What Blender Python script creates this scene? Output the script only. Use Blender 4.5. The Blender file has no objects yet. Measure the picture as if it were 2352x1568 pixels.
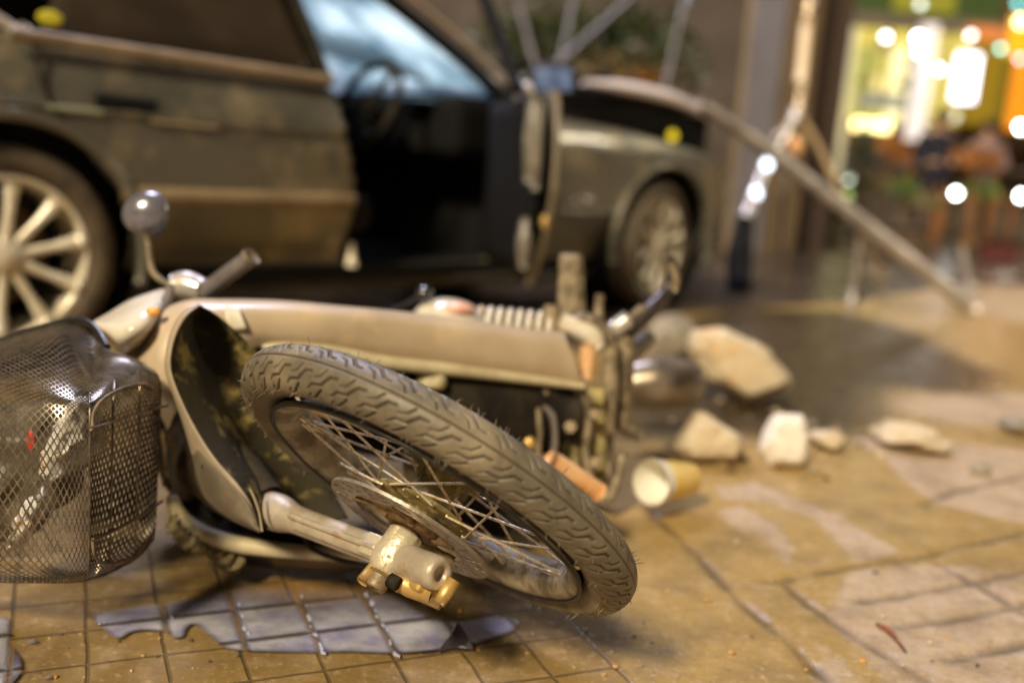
import bpy, bmesh, math, random
import numpy as np
from mathutils import Vector, Matrix, noise as mnoise
random.seed(7); RNG = np.random.default_rng(7)
S = bpy.context.scene; COL = S.collection
# ------------------------------------------------------------------ camera
H = 0.70; PITCH = math.radians(10.5); ROLL = math.radians(4.2); F = 2287.0
cp, sp = math.cos(PITCH), math.sin(PITCH); cr, sr = math.cos(ROLL), math.sin(ROLL)
FV = np.array([0, cp, -sp]); U0 = np.array([0, sp, cp]); R0 = np.array([1., 0, 0])
RV = R0*cr + U0*sr; UV = -R0*sr + U0*cr; O = np.array([0, 0, H])
cam_d = bpy.data.cameras.new("camera"); cam = bpy.data.objects.new("camera", cam_d); COL.objects.link(cam)
M = Matrix.Identity(4)
for i in range(3):
    M[i][0], M[i][1], M[i][2], M[i][3] = RV[i], UV[i], -FV[i], O[i]
cam.matrix_world = M
cam_d.lens = 35; cam_d.sensor_width = 36; cam_d.clip_start = 0.02; cam_d.clip_end = 300
cam_d.dof.use_dof = True; cam_d.dof.focus_distance = 1.22; cam_d.dof.aperture_fstop = 1.4
S.camera = cam
# ------------------------------------------------------------------ world: night sky lit from below by the town
W = bpy.data.worlds.new("World"); S.world = W; W.use_nodes = True
nt = W.node_tree; nt.nodes.clear()
wo = nt.nodes.new('ShaderNodeOutputWorld'); bg = nt.nodes.new('ShaderNodeBackground')
tc = nt.nodes.new('ShaderNodeTexCoord'); sx = nt.nodes.new('ShaderNodeSeparateXYZ'); rp = nt.nodes.new('ShaderNodeValToRGB')
nt.links.new(tc.outputs['Generated'], sx.inputs[0]); nt.links.new(sx.outputs[2], rp.inputs[0]); nt.links.new(rp.outputs[0], bg.inputs[0]); nt.links.new(bg.outputs[0], wo.inputs[0])
e = rp.color_ramp.elements
e[0].position = 0.0; e[0].color = (.20, .15, .10, 1); e[1].position = 0.6; e[1].color = (.36, .34, .42, 1)
bg.inputs[1].default_value = 0.08
# bright points added to the world for glints, standing in for town lamps
vo = nt.nodes.new('ShaderNodeTexVoronoi'); vo.inputs['Scale'].default_value = 9; nt.links.new(tc.outputs['Generated'], vo.inputs['Vector'])
lt = nt.nodes.new('ShaderNodeMath'); lt.operation = 'LESS_THAN'; lt.inputs[1].default_value = .17; nt.links.new(vo.outputs['Distance'], lt.inputs[0])
el = nt.nodes.new('ShaderNodeMapRange'); el.interpolation_type = 'SMOOTHSTEP'; nt.links.new(sx.outputs[2], el.inputs[0]); el.inputs[1].default_value = .75; el.inputs[2].default_value = .15
ml = nt.nodes.new('ShaderNodeMath'); ml.operation = 'MULTIPLY'; nt.links.new(lt.outputs[0], ml.inputs[0]); nt.links.new(el.outputs[0], ml.inputs[1])
cr_w = nt.nodes.new('ShaderNodeValToRGB'); sv = nt.nodes.new('ShaderNodeSeparateColor'); nt.links.new(vo.outputs['Color'], sv.inputs[0]); nt.links.new(sv.outputs[0], cr_w.inputs[0])
cr_w.color_ramp.elements[0].color = (1, .62, .22, 1); cr_w.color_ramp.elements[1].color = (.75, .82, 1, 1)
b2 = nt.nodes.new('ShaderNodeBackground'); nt.links.new(cr_w.outputs[0], b2.inputs[0]); m8 = nt.nodes.new('ShaderNodeMath'); m8.operation = 'MULTIPLY'; m8.inputs[1].default_value = 6.0; nt.links.new(ml.outputs[0], m8.inputs[0]); nt.links.new(m8.outputs[0], b2.inputs[1])
ads = nt.nodes.new('ShaderNodeAddShader'); nt.links.new(bg.outputs[0], ads.inputs[0]); nt.links.new(b2.outputs[0], ads.inputs[1]); nt.links.new(ads.outputs[0], wo.inputs[0])
S.view_settings.view_transform = 'Standard'; S.view_settings.look = 'None'; S.view_settings.exposure = 0.1; S.view_settings.gamma = 1
S.cycles.max_bounces = 8; S.cycles.transparent_max_bounces = 16; S.cycles.sample_clamp_indirect = 4
S.cycles.caustics_reflective = False; S.cycles.caustics_refractive = False

def P(px, py, d):
    return O + (((px-1176)/F)*RV - ((py-784)/F)*UV + FV)*d
def rayd(px, py): return ((px-1176)/F)*RV - ((py-784)/F)*UV + FV
def G(px, py, z=0.0):
    r = rayd(px, py); return O + r*((z-H)/r[2])
def HIT(px, py, p0, n):
    r = rayd(px, py); return O + r*(((p0-O)@n)/(r@n))
def nrm(v): v = np.asarray(v, float); return v/np.linalg.norm(v)

def lamp(name, kind, loc, target, energy, color, size=None, size_y=None, angle=None, spot=None):
    l = bpy.data.lights.new(name, kind); l.energy = energy; l.color = color
    if kind == 'AREA':
        l.size = size
        if size_y: l.shape = 'RECTANGLE'; l.size_y = size_y
    if kind == 'SUN': l.angle = angle
    if kind in ('POINT', 'SPOT'): l.shadow_soft_size = size
    if kind == 'SPOT': l.spot_size = spot; l.spot_blend = .5
    o = bpy.data.objects.new(name, l); COL.objects.link(o); o.location = loc
    o.rotation_euler = (Vector(target)-Vector(loc)).to_track_quat('-Z', 'Y').to_euler()
    return o
# the one sun lamp carries the warm street lighting that falls from the left behind the camera
lamp('street_glow', 'SUN', (-1.7, -2.2, 3.1), (0, 1.2, 0), 4.1, (1.0, .83, .57), angle=math.radians(9))
# the cool floodlight the set is lit with, behind the car
lamp('flood_light', 'AREA', (-2.0, 6.0, 6.6), (-.1, 1.6, 0.2), 460, (.70, .72, 1.0), size=2.2, size_y=1.6)
# unseen fill lamp added at the right, standing in for the shop lights
lamp('right_fill', 'AREA', (7.0, 5.4, 3.4), (1.2, 3.9, .3), 90, (1.0, .86, .62), size=.7, size_y=.7)
lamp('windscreen_spot', 'SPOT', (1.6, 8.9, 2.4), (-.42, 4.75, 1.16), 2700, (.84, .93, 1.0), size=.2, spot=math.radians(15))  # unseen spot added behind the car to light up the windscreen

# ------------------------------------------------------------------ materials
MATS = {}
def mat(name, c1, c2=None, rough=.5, metal=0.0, scale=20., detail=6., lo=.4, hi=.6, bump=0.0, bscale=None, c3=None, s3=4., lo3=.5, hi3=.62, rough2=None, trans=0, emit=None, estr=0, alpha=1, coat=0, spec=.5, translucent=0, stretch=None):
    if name in MATS: return MATS[name]
    m = bpy.data.materials.new(name); m.use_nodes = True; MATS[name] = m
    t = m.node_tree; b = t.nodes['Principled BSDF']; L = t.links.new
    b.inputs['Base Color'].default_value = (*c1, 1); b.inputs['Roughness'].default_value = rough; b.inputs['Metallic'].default_value = metal
    b.inputs['Coat Weight'].default_value = coat; b.inputs['Transmission Weight'].default_value = trans; b.inputs['Specular IOR Level'].default_value = spec
    if emit: b.inputs['Emission Color'].default_value = (*emit, 1); b.inputs['Emission Strength'].default_value = estr
    if alpha < 1: b.inputs['Alpha'].default_value = alpha
    geo = t.nodes.new('ShaderNodeNewGeometry'); src = geo.outputs['Position']
    if stretch:
        mp = t.nodes.new('ShaderNodeMapping'); mp.inputs['Scale'].default_value = stretch; L(src, mp.inputs[0]); src = mp.outputs[0]
    def nz(sc, det=detail):
        n = t.nodes.new('ShaderNodeTexNoise'); n.inputs['Scale'].default_value = sc; n.inputs['Detail'].default_value = det; n.inputs['Roughness'].default_value = .62
        L(src, n.inputs['Vector']); return n
    col = None
    if c2:
        n = nz(scale); r = t.nodes.new('ShaderNodeValToRGB'); L(n.outputs['Fac'], r.inputs[0])
        r.color_ramp.elements[0].position = lo; r.color_ramp.elements[0].color = (*c1, 1)
        r.color_ramp.elements[1].position = hi; r.color_ramp.elements[1].color = (*c2, 1); col = r.outputs[0]
        if rough2 is not None:
            mr = t.nodes.new('ShaderNodeMapRange'); L(n.outputs['Fac'], mr.inputs[0]); mr.inputs[1].default_value = lo; mr.inputs[2].default_value = hi
            mr.inputs[3].default_value = rough; mr.inputs[4].default_value = rough2; L(mr.outputs[0], b.inputs['Roughness'])
            if metal > 0:
                mr2 = t.nodes.new('ShaderNodeMapRange'); L(n.outputs['Fac'], mr2.inputs[0]); mr2.inputs[1].default_value = lo; mr2.inputs[2].default_value = hi
                mr2.inputs[3].default_value = metal; mr2.inputs[4].default_value = 0.0; L(mr2.outputs[0], b.inputs['Metallic'])
    if c3:
        n3 = nz(s3, 5); r3 = t.nodes.new('ShaderNodeMapRange'); L(n3.outputs['Fac'], r3.inputs[0]); r3.inputs[1].default_value = lo3; r3.inputs[2].default_value = hi3
        mx = t.nodes.new('ShaderNodeMix'); mx.data_type = 'RGBA'; L(r3.outputs[0], mx.inputs[0]); L(col, mx.inputs[6]); mx.inputs[7].default_value = (*c3, 1); col = mx.outputs[2]
    if col: L(col, b.inputs['Base Color'])
    if bump:
        nb = nz(bscale or scale*3); bp = t.nodes.new('ShaderNodeBump'); bp.inputs['Strength'].default_value = bump; bp.inputs['Distance'].default_value = .004
        L(nb.outputs['Fac'], bp.inputs['Height']); L(bp.outputs[0], b.inputs['Normal'])
    if translucent:
        tr = t.nodes.new('ShaderNodeBsdfTranslucent'); ms = t.nodes.new('ShaderNodeMixShader'); ms.inputs[0].default_value = translucent
        tr.inputs[0].default_value = (*c1, 1)
        if col: L(col, tr.inputs[0])
        out = t.nodes['Material Output']; L(b.outputs[0], ms.inputs[1]); L(tr.outputs[0], ms.inputs[2]); L(ms.outputs[0], out.inputs[0])
    return m
def glow(name, c, s): return mat(name, (0, 0, 0), emit=c, estr=s)

m_tyre = mat('dusty_rubber', (.195, .163, .112), (.11, .092, .06), rough=.5, scale=40, lo=.35, hi=.7, bump=.05, bscale=600, c3=(.29, .24, .155), s3=13, lo3=.5, hi3=.7)
add_groove = True
m_rubber = mat('dark_rubber', (.06, .05, .038), (.14, .11, .07), rough=.8, scale=30, bump=.2)
m_rim = mat('muddy_rim', (.16, .125, .065), (.42, .36, .26), rough=.5, metal=.2, scale=24, lo=.42, hi=.6, bump=.2, rough2=.7)
m_rimlip = mat('black_rim_lip', (.015, .013, .01), rough=.4)
m_spoke = mat('rusty_spoke_steel', (.95, .87, .68), (.56, .36, .14), rough=.25, metal=.45, scale=130, lo=.42, hi=.62, rough2=.8)
m_hub = mat('muddy_hub', (.34, .27, .09), (.16, .12, .04), rough=.8, scale=40, bump=.5, c3=(.5, .42, .2), s3=60)
m_disc = mat('worn_disc_steel', (.42, .37, .31), (.16, .11, .06), rough=.42, metal=.75, scale=70, lo=.45, hi=.68, rough2=.75, bump=.15)
m_fork = mat('dusty_cast_alloy', (.62, .54, .43), (.38, .31, .21), rough=.36, metal=.25, scale=22, lo=.35, hi=.75, bump=.25, bscale=300, c3=(.45, .25, .08), s3=30, lo3=.57, hi3=.68)
m_worn = mat('worn_bare_alloy', (.86, .78, .56), (.40, .28, .13), rough=.28, metal=.5, scale=120, lo=.5, hi=.66, bump=.35, bscale=200, rough2=.7)
m_brass = mat('gold_anodised_caliper', (.70, .47, .17), (.26, .17, .07), rough=.42, metal=.6, scale=60, lo=.5, hi=.7, rough2=.7)
m_steel = mat('bolt_steel', (.42, .36, .24), (.22, .13, .06), rough=.38, metal=.8, scale=150, rough2=.7)
m_rust = mat('rusty_iron', (.14, .08, .035), (.24, .15, .06), rough=.75, scale=90, bump=.4)
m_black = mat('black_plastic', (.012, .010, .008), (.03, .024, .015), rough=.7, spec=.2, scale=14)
m_mud = mat('muddy_fender_inside', (.030, .024, .010), (.34, .26, .08), rough=.7, scale=20, detail=12, lo=.52, hi=.64, bump=.6, bscale=120, c3=(.035, .028, .014), s3=7, lo3=.45, hi3=.55, spec=.2)
m_fender = mat('cream_grey_fender', (.42, .33, .22), (.26, .21, .14), rough=.5, scale=9, lo=.35, hi=.7, bump=.04)
m_flank = mat('brown_grey_plastic', (.17, .135, .09), (.105, .085, .055), rough=.6, scale=18, bump=.1, bscale=300)
m_shield = mat('dusty_cream_plastic', (.60, .48, .33), (.44, .34, .22), rough=.33, scale=5, lo=.35, hi=.68, c3=(.66, .50, .30), s3=9, lo3=.55, hi3=.7)
m_cream = mat('cream_plastic', (.62, .55, .36), (.46, .38, .22), rough=.45, scale=12)
m_white = mat('white_plastic', (.84, .79, .68), (.66, .58, .44), rough=.2, scale=8)
m_dark_p = mat('dark_purple_plastic', (.055, .045, .05), (.035, .03, .028), rough=.3, scale=10)
m_film = mat('torn_plastic_film', (.55, .48, .27), (.36, .28, .13), rough=.4, scale=30, bump=.4, translucent=.3)
m_basket = mat('black_coated_wire', (.12, .10, .075), (.34, .28, .20), rough=.22, metal=.6, scale=50, lo=.4, hi=.7, spec=.9)
m_rimw = mat('black_rim_coat', (.02, .018, .016), rough=.3)
m_wire = mat('dusty_wire', (.28, .20, .12), (.12, .09, .06), rough=.5, scale=60)
m_frame = mat('muddy_frame_tube', (.34, .27, .17), (.11, .085, .05), rough=.5, metal=.2, scale=26, lo=.42, hi=.6, bump=.3)
m_engine = mat('muddy_engine_alloy', (.44, .36, .15), (.15, .12, .05), rough=.7, scale=20, lo=.38, hi=.62, bump=.5, c3=(.62, .57, .42), s3=11, lo3=.56, hi3=.66)
m_orange = mat('orange_plastic', (.70, .34, .12), (.80, .50, .26), rough=.45, scale=12)
m_chrome = mat('smeared_chrome', (.72, .70, .68), (.45, .40, .34), rough=.22, metal=.95, scale=12, rough2=.4)
m_mirror = mat('mirror_shell', (.26, .25, .29), (.17, .155, .15), rough=.22, metal=.5, scale=10, coat=.5)
m_glassy = mat('mirror_glass', (.07, .12, .30), (.22, .32, .62), rough=.15, metal=.3, scale=14)  # blue of the reflected sky put into the glass colour
m_carpaint = mat('dusty_grey_paint', (.175, .165, .13), (.105, .10, .078), rough=.24, metal=.6, scale=3.2, lo=.35, hi=.66, c3=(.42, .34, .21), s3=2.4, lo3=.52, hi3=.70, coat=.25, rough2=.42)
m_trim = mat('dusty_tan_trim', (.33, .245, .15), (.22, .165, .10), rough=.5, scale=6)
m_cardark = mat('car_black', (.008, .0075, .0075), rough=.8, spec=.15)
m_seam = mat('panel_gap', (.02, .016, .012), rough=.9)
m_window = mat('dark_side_glass', (.035, .026, .018), (.055, .04, .026), rough=.12, scale=3)
m_screen = mat('dusty_windscreen', (.85, .92, .92), (.26, .36, .40), rough=.35, scale=3.2, lo=.36, hi=.62, translucent=.85)
m_alloy = mat('car_alloy', (.95, .90, .78), (.72, .64, .46), rough=.3, metal=.15, scale=10)
m_cartyre = mat('car_tyre', (.075, .058, .038), (.12, .09, .055), rough=.75, scale=20)
m_pole = mat('galvanised_pole', (.52, .48, .46), (.34, .31, .29), rough=.38, metal=.5, scale=9)
m_stone = mat('pale_concrete_chunk', (.66, .56, .40), (.50, .39, .23), rough=.9, scale=14, lo=.35, hi=.7, bump=.8, bscale=60, c3=(.66, .44, .22), s3=7, lo3=.58, hi3=.68)
m_stonew = mat('white_plaster_chunk', (.85, .80, .72), (.75, .68, .56), rough=.9, scale=18, bump=.6, bscale=70)
m_stoneg = mat('grey_green_stone', (.34, .30, .235), (.24, .21, .16), rough=.9, scale=14, bump=.6)
m_paper = mat('white_paper', (.86, .83, .74), (.80, .76, .64), rough=.6, scale=20)
m_yellow = mat('yellow_printed_paper', (.95, .64, .12), (.92, .70, .26), rough=.5, scale=16)
m_print = mat('red_print', (.62, .18, .06), rough=.5)

# ------------------------------------------------------------------ mesh helpers
def root_loc(o):
    while o.parent: o = o.parent
    return np.array(o.location)
def mesh(name, V, Fc, m, parent=None, smooth=True, mods=None, loc=None):
    V = np.asarray(V, float).reshape(-1, 3)
    if parent is None:
        org = np.array(loc if loc is not None else [V[:, 0].mean(), V[:, 1].mean(), V[:, 2].min()])
    else: org = root_loc(parent)
    me = bpy.data.meshes.new(name); me.from_pydata((V-org).tolist(), [], [list(map(int, f)) for f in Fc]); me.update()
    if isinstance(m, (list, tuple)):
        for k in m: me.materials.append(k)
    else: me.materials.append(m)
    if smooth: me.polygons.foreach_set('use_smooth', [True]*len(me.polygons))
    o = bpy.data.objects.new(name, me); COL.objects.link(o)
    if parent is None: o.location = org
    else: o.parent = parent
    for md in (mods or []):
        mm = o.modifiers.new(md[0], md[0])
        for k, v in md[1].items(): setattr(mm, k, v)
    return o
def thing(name, label, cat, loc, group=None):
    o = bpy.data.objects.new(name, None); COL.objects.link(o); o.location = loc; o.empty_display_size = .1
    return tag(o, label, cat, group)
def tag(o, label=None, cat=None, group=None, kind=None):
    if label: o['label'] = label
    if cat: o['category'] = cat
    if group: o['group'] = group
    if kind: o['kind'] = kind
    return o
class MB:
    def __init__(s): s.V = []; s.F = []; s.n = 0
    def add(s, V, Fc):
        V = np.asarray(V, float).reshape(-1, 3); s.V.append(V); s.F += [tuple(i+s.n for i in f) for f in Fc]; s.n += len(V); return s
    def out(s, name, m, parent=None, **k): return mesh(name, np.concatenate(s.V), s.F, m, parent, **k)
def crom(pts, n):
    p = np.asarray(pts, float)
    if len(p) == 2: return p[0]+(p[1]-p[0])*np.linspace(0, 1, n)[:, None]
    q = np.vstack([2*p[0]-p[1], p, 2*p[-1]-p[-2]]); t = np.linspace(0, len(p)-1-1e-9, n); i = t.astype(int); u = (t-i)[:, None]
    a, b, c, d = q[i], q[i+1], q[i+2], q[i+3]
    return .5*((2*b)+(-a+c)*u+(2*a-5*b+4*c-d)*u**2+(-a+3*b-3*c+d)*u**3)
def gridf(nu, nv, cu=False, cv=False):
    Fc = []
    for i in range(nu if cu else nu-1):
        for j in range(nv if cv else nv-1):
            a = i*nv+j; b = ((i+1) % nu)*nv+j; c = ((i+1) % nu)*nv+(j+1) % nv; d = i*nv+(j+1) % nv
            Fc.append((a, b, c, d))
    return Fc
def tubeg(pts, r, seg=14, caps=True):
    p = np.asarray(pts, float); n = len(p); r = np.broadcast_to(np.asarray(r, float), (n,)) if np.ndim(r) else np.full(n, r)
    T = np.gradient(p, axis=0); T /= np.linalg.norm(T, axis=1)[:, None]+1e-12
    up = np.array([0, 0, 1.]) if abs(T[0][2]) < .9 else np.array([1., 0, 0])
    V = []; N = nrm(np.cross(T[0], up))
    for i in range(n):
        N = N-T[i]*(N@T[i]); N = nrm(N); B = np.cross(T[i], N)
        a = np.linspace(0, 2*np.pi, seg, endpoint=False)[:, None]
        V.append(p[i]+r[i]*(np.cos(a)*N+np.sin(a)*B))
    V = np.concatenate(V); Fc = gridf(n, seg, cv=True)
    if caps:
        Fc.append(tuple(range(seg))[::-1]); Fc.append(tuple((n-1)*seg+i for i in range(seg)))
    return V, Fc
def tube(name, pts, r, m, parent=None, seg=14, n=None, **k):
    pts = crom(pts, n) if n else np.asarray(pts, float)
    if n and np.ndim(r): r = np.interp(np.linspace(0, 1, n), np.linspace(0, 1, len(r)), r)
    V, Fc = tubeg(pts, r, seg); return mesh(name, V, Fc, m, parent, **k)
def latheg(prof, c, ax, seg=48, a0=0, a1=2*np.pi, capends=False):
    """prof: list of (radius, offset along ax)"""
    ax = nrm(ax); e1 = nrm(np.cross(ax, [0, 0, 1.] if abs(ax[2]) < .95 else [1., 0, 0])); e2 = np.cross(ax, e1)
    full = abs(a1-a0-2*np.pi) < 1e-6
    a = np.linspace(a0, a1, seg, endpoint=not full)
    V = []
    for t in a:
        e = np.cos(t)*e1+np.sin(t)*e2
        for r, o in prof: V.append(c+e*r+ax*o)
    return np.array(V), gridf(seg, len(prof), cu=full)
def lathe(name, prof, c, ax, m, parent=None, seg=48, **k):
    V, Fc = latheg(prof, c, ax, seg); return mesh(name, V, Fc, m, parent, **k)
def boxg(c, X, Y, Z, sx, sy, sz):
    X, Y, Z = nrm(X)*sx/2, nrm(Y)*sy/2, nrm(Z)*sz/2
    V = [c+a*X+b*Y+d*Z for a in (-1, 1) for b in (-1, 1) for d in (-1, 1)]
    return np.array(V), [(0, 1, 3, 2), (4, 6, 7, 5), (0, 4, 5, 1), (2, 3, 7, 6), (0, 2, 6, 4), (1, 5, 7, 3)]
BEV = lambda w=.004, s=3: [('BEVEL', dict(width=w, segments=s, limit_method='ANGLE'))]
def box(name, c, X, Y, Z, s, m, parent=None, bev=.004, **k):
    V, Fc = boxg(np.asarray(c, float), X, Y, Z, *s); return mesh(name, V, Fc, m, parent, smooth=False, mods=BEV(bev), **k)
def sheet(name, rows, m, parent=None, nu=40, nv=16, thick=.003, bulge=None, **k):
    """rows: list of control curves (each list of 3D points, same count) -> smooth sheet with thickness"""
    R = np.array([crom(r, nu) for r in rows])           # (k, nu, 3)
    Gd = np.array([crom(R[:, i], nv) for i in range(nu)])
    if bulge is not None:
        u = np.linspace(0, 1, nu)[:, None, None]; v = np.linspace(0, 1, nv)[None, :, None]
        Gd = Gd+bulge(u, v)
    return mesh(name, Gd.reshape(-1, 3), gridf(nu, nv), m, parent, mods=[('SOLIDIFY', dict(thickness=thick, offset=0))] if thick else None, **k)
def PX(l, d=None): return [P(*q) if len(q) == 3 else P(q[0], q[1], d) for q in l]
X3, Y3, Z3 = np.eye(3)

# ------------------------------------------------------------------ ground
def noise_arr(x, y, sc, seed=0.0, oct_=4):
    out = np.empty(len(x))
    for i in range(len(x)): out[i] = mnoise.fractal(Vector((x[i]*sc, y[i]*sc, seed)), 0.6, 2.1, oct_)
    return out
TA = math.radians(23.9); TS = .0983; TO = np.array([-.7054, 1.1357])
def polydist(x, y, pl):
    best = np.full(len(x), 9.)
    for a, b in zip(pl[:-1], pl[1:]):
        a = np.array(a[:2]); b = np.array(b[:2]); d = b-a; L2 = d@d
        t = np.clip(((x-a[0])*d[0]+(y-a[1])*d[1])/L2, 0, 1)
        best = np.minimum(best, np.hypot(x-a[0]-t*d[0], y-a[1]-t*d[1]))
    return best
joints = [[(1746,1337),(1799,1333),(1940,1302),(2108,1280),(2196,1258),(2352,1222)], [(1799,1337),(1865,1390),(1940,1443),(2037,1505),(2134,1568),(2220,1630)],
          [(2152,1289),(2240,1337),(2346,1399),(2450,1460)], [(1975,1381),(2100,1361),(2232,1337),(2400,1300)], [(2064,1439),(2196,1421),(2352,1388),(2450,1365)],
          [(2180,1516),(2240,1505),(2352,1476),(2450,1450)], [(1693,1373),(1800,1462),(1909,1568),(1990,1660)], [(1500,1180),(1600,1270),(1693,1373)],
          [(2120,1160),(2190,1128),(2290,1105),(2400,1080)], [(1960,1000),(2120,1010),(2352,1055)]]
jw = [[G(*p) for p in l] for l in joints]
def zone_mosaic(x, y):
    u = ((x-TO[0])*math.cos(TA)+(y-TO[1])*math.sin(TA))/TS
    return u
def axis_pts(parts):
    out = []
    for a, b, s in parts: out += list(np.arange(a, b, s))
    return np.array(out+[parts[-1][1]])
xs = axis_pts([(-60, -6, 6), (-6, -1.3, .25), (-1.3, 2.6, .009), (2.6, 8, .3), (8, 60, 6)])
ys = axis_pts([(-20, 0.0, 2), (0, .95, .1), (.95, 3.0, .009), (3.0, 8, .05), (8, 20, .6), (20, 90, 7)])
gx, gy = np.meshgrid(xs, ys, indexing='ij'); fx, fy = gx.ravel(), gy.ravel(); N_ = len(fx)
near = (fx > -1.35) & (fx < 2.65) & (fy > .9) & (fy < 8.0)
nx, ny = fx[near], fy[near]
wetn = np.zeros(N_); jn = np.zeros(N_); zz = np.zeros(N_)
w1 = noise_arr(nx, ny, 2.3, 3.1, 3); w2 = noise_arr(nx, ny, 9., 8.2, 3)
# wet golden paving with pale dry patches between the water marks
def poly_in(x, y, pl):
    ins = np.zeros(len(x), bool); n = len(pl)
    for a_ in range(n):
        x0, y0 = pl[a_][:2]; x1, y1 = pl[(a_+1) % n][:2]
        c_ = ((y0 > y) != (y1 > y)); ins ^= c_ & (x < (x1-x0)*(y-y0)/((y1-y0) if y1 != y0 else 1e-9)+x0)
    d = polydist(x, y, list(pl)+[pl[0]]); return np.where(ins, d, -d)
def Q(l): return [G(1286+x/1.695, 643+y/1.695)[:2] for x, y in l]
dryp = [(Q([(600,800),(760,775),(900,840),(1100,920),(1360,1060),(1330,1085),(1120,1115),(1060,1000),(980,930),(800,865),(640,855)]), .9),
        (Q([(585,900),(700,870),(850,940),(935,1050),(905,1145),(840,1085),(790,1010),(650,965)]), .8),
        (Q([(1110,600),(1500,625),(1900,680),(2100,990),(1700,930),(1450,865),(1290,740)]), 1.0),
        (Q([(1095,1115),(1440,1080),(1700,1120),(2100,1200),(2300,1900),(1300,1900),(1240,1560),(1010,1330),(1060,1225)]), .75),
        (Q([(940,1390),(1060,1400),(1200,1600),(1000,1600)]), .7),
        (Q([(1230,470),(1500,420),(2100,440),(2100,600),(1500,560)]), .9),
        (Q([(300,1000),(420,1010),(640,1330),(900,1600),(200,1600),(330,1330)]), .35)]
dry_ = np.zeros(len(nx))
for pl, wgt in dryp:
    d_ = poly_in(nx, ny, pl)+.022*w1+.010*w2; dry_ = np.maximum(dry_, wgt/(1+np.exp(-d_/.010)))
wetn[near] = np.clip(1-dry_+.10*w1, 0, 1)
stain_shade = np.zeros(N_)
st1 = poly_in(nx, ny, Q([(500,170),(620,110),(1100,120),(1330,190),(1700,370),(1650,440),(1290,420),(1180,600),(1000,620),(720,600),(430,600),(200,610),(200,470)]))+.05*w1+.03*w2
wheel_shade = polydist(nx, ny, [G(1000, 1400), G(1180, 1400), G(1330, 1440)])/.07  # wheel's shadow on the paving, painted dark into the ground colour
stain_shade[near] = np.maximum(.9/(1+np.exp(-st1/.035)), .7/(1+np.exp((wheel_shade-.85+.5*w1)*6)))
wetn[near] = np.maximum(wetn[near], stain_shade[near])
um = zone_mosaic(nx, ny)
mos = (um < 9.0+.15*w2)
jd = np.full(len(nx), 9.)
for l in jw: jd = np.minimum(jd, polydist(nx, ny, l))
jj = np.exp(-(jd/(.010+.005*np.clip(w2, -1, 1)))**2)*(.75+.5*w2)*(~mos)
jn[near] = np.clip(jj, 0, 1)
zz[near] = -.007*np.clip(jj, 0, 1)+.004*w1*.5
z_slope = np.zeros(N_)
V = np.stack([fx, fy, zz], -1)
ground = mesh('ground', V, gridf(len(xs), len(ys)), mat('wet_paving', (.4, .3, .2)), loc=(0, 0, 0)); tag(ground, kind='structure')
me = ground.data
mz = np.zeros(N_); mz[near] = mos.astype(float); mz[~near] = (zone_mosaic(fx, fy)[~near] < 9.0)
for nm, arr in (('wet', wetn), ('joint', jn), ('mosaic', mz), ('stain_shade', stain_shade)):
    at = me.attributes.new(nm, 'FLOAT', 'POINT'); at.data.foreach_set('value', arr.astype(np.float32))
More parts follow.
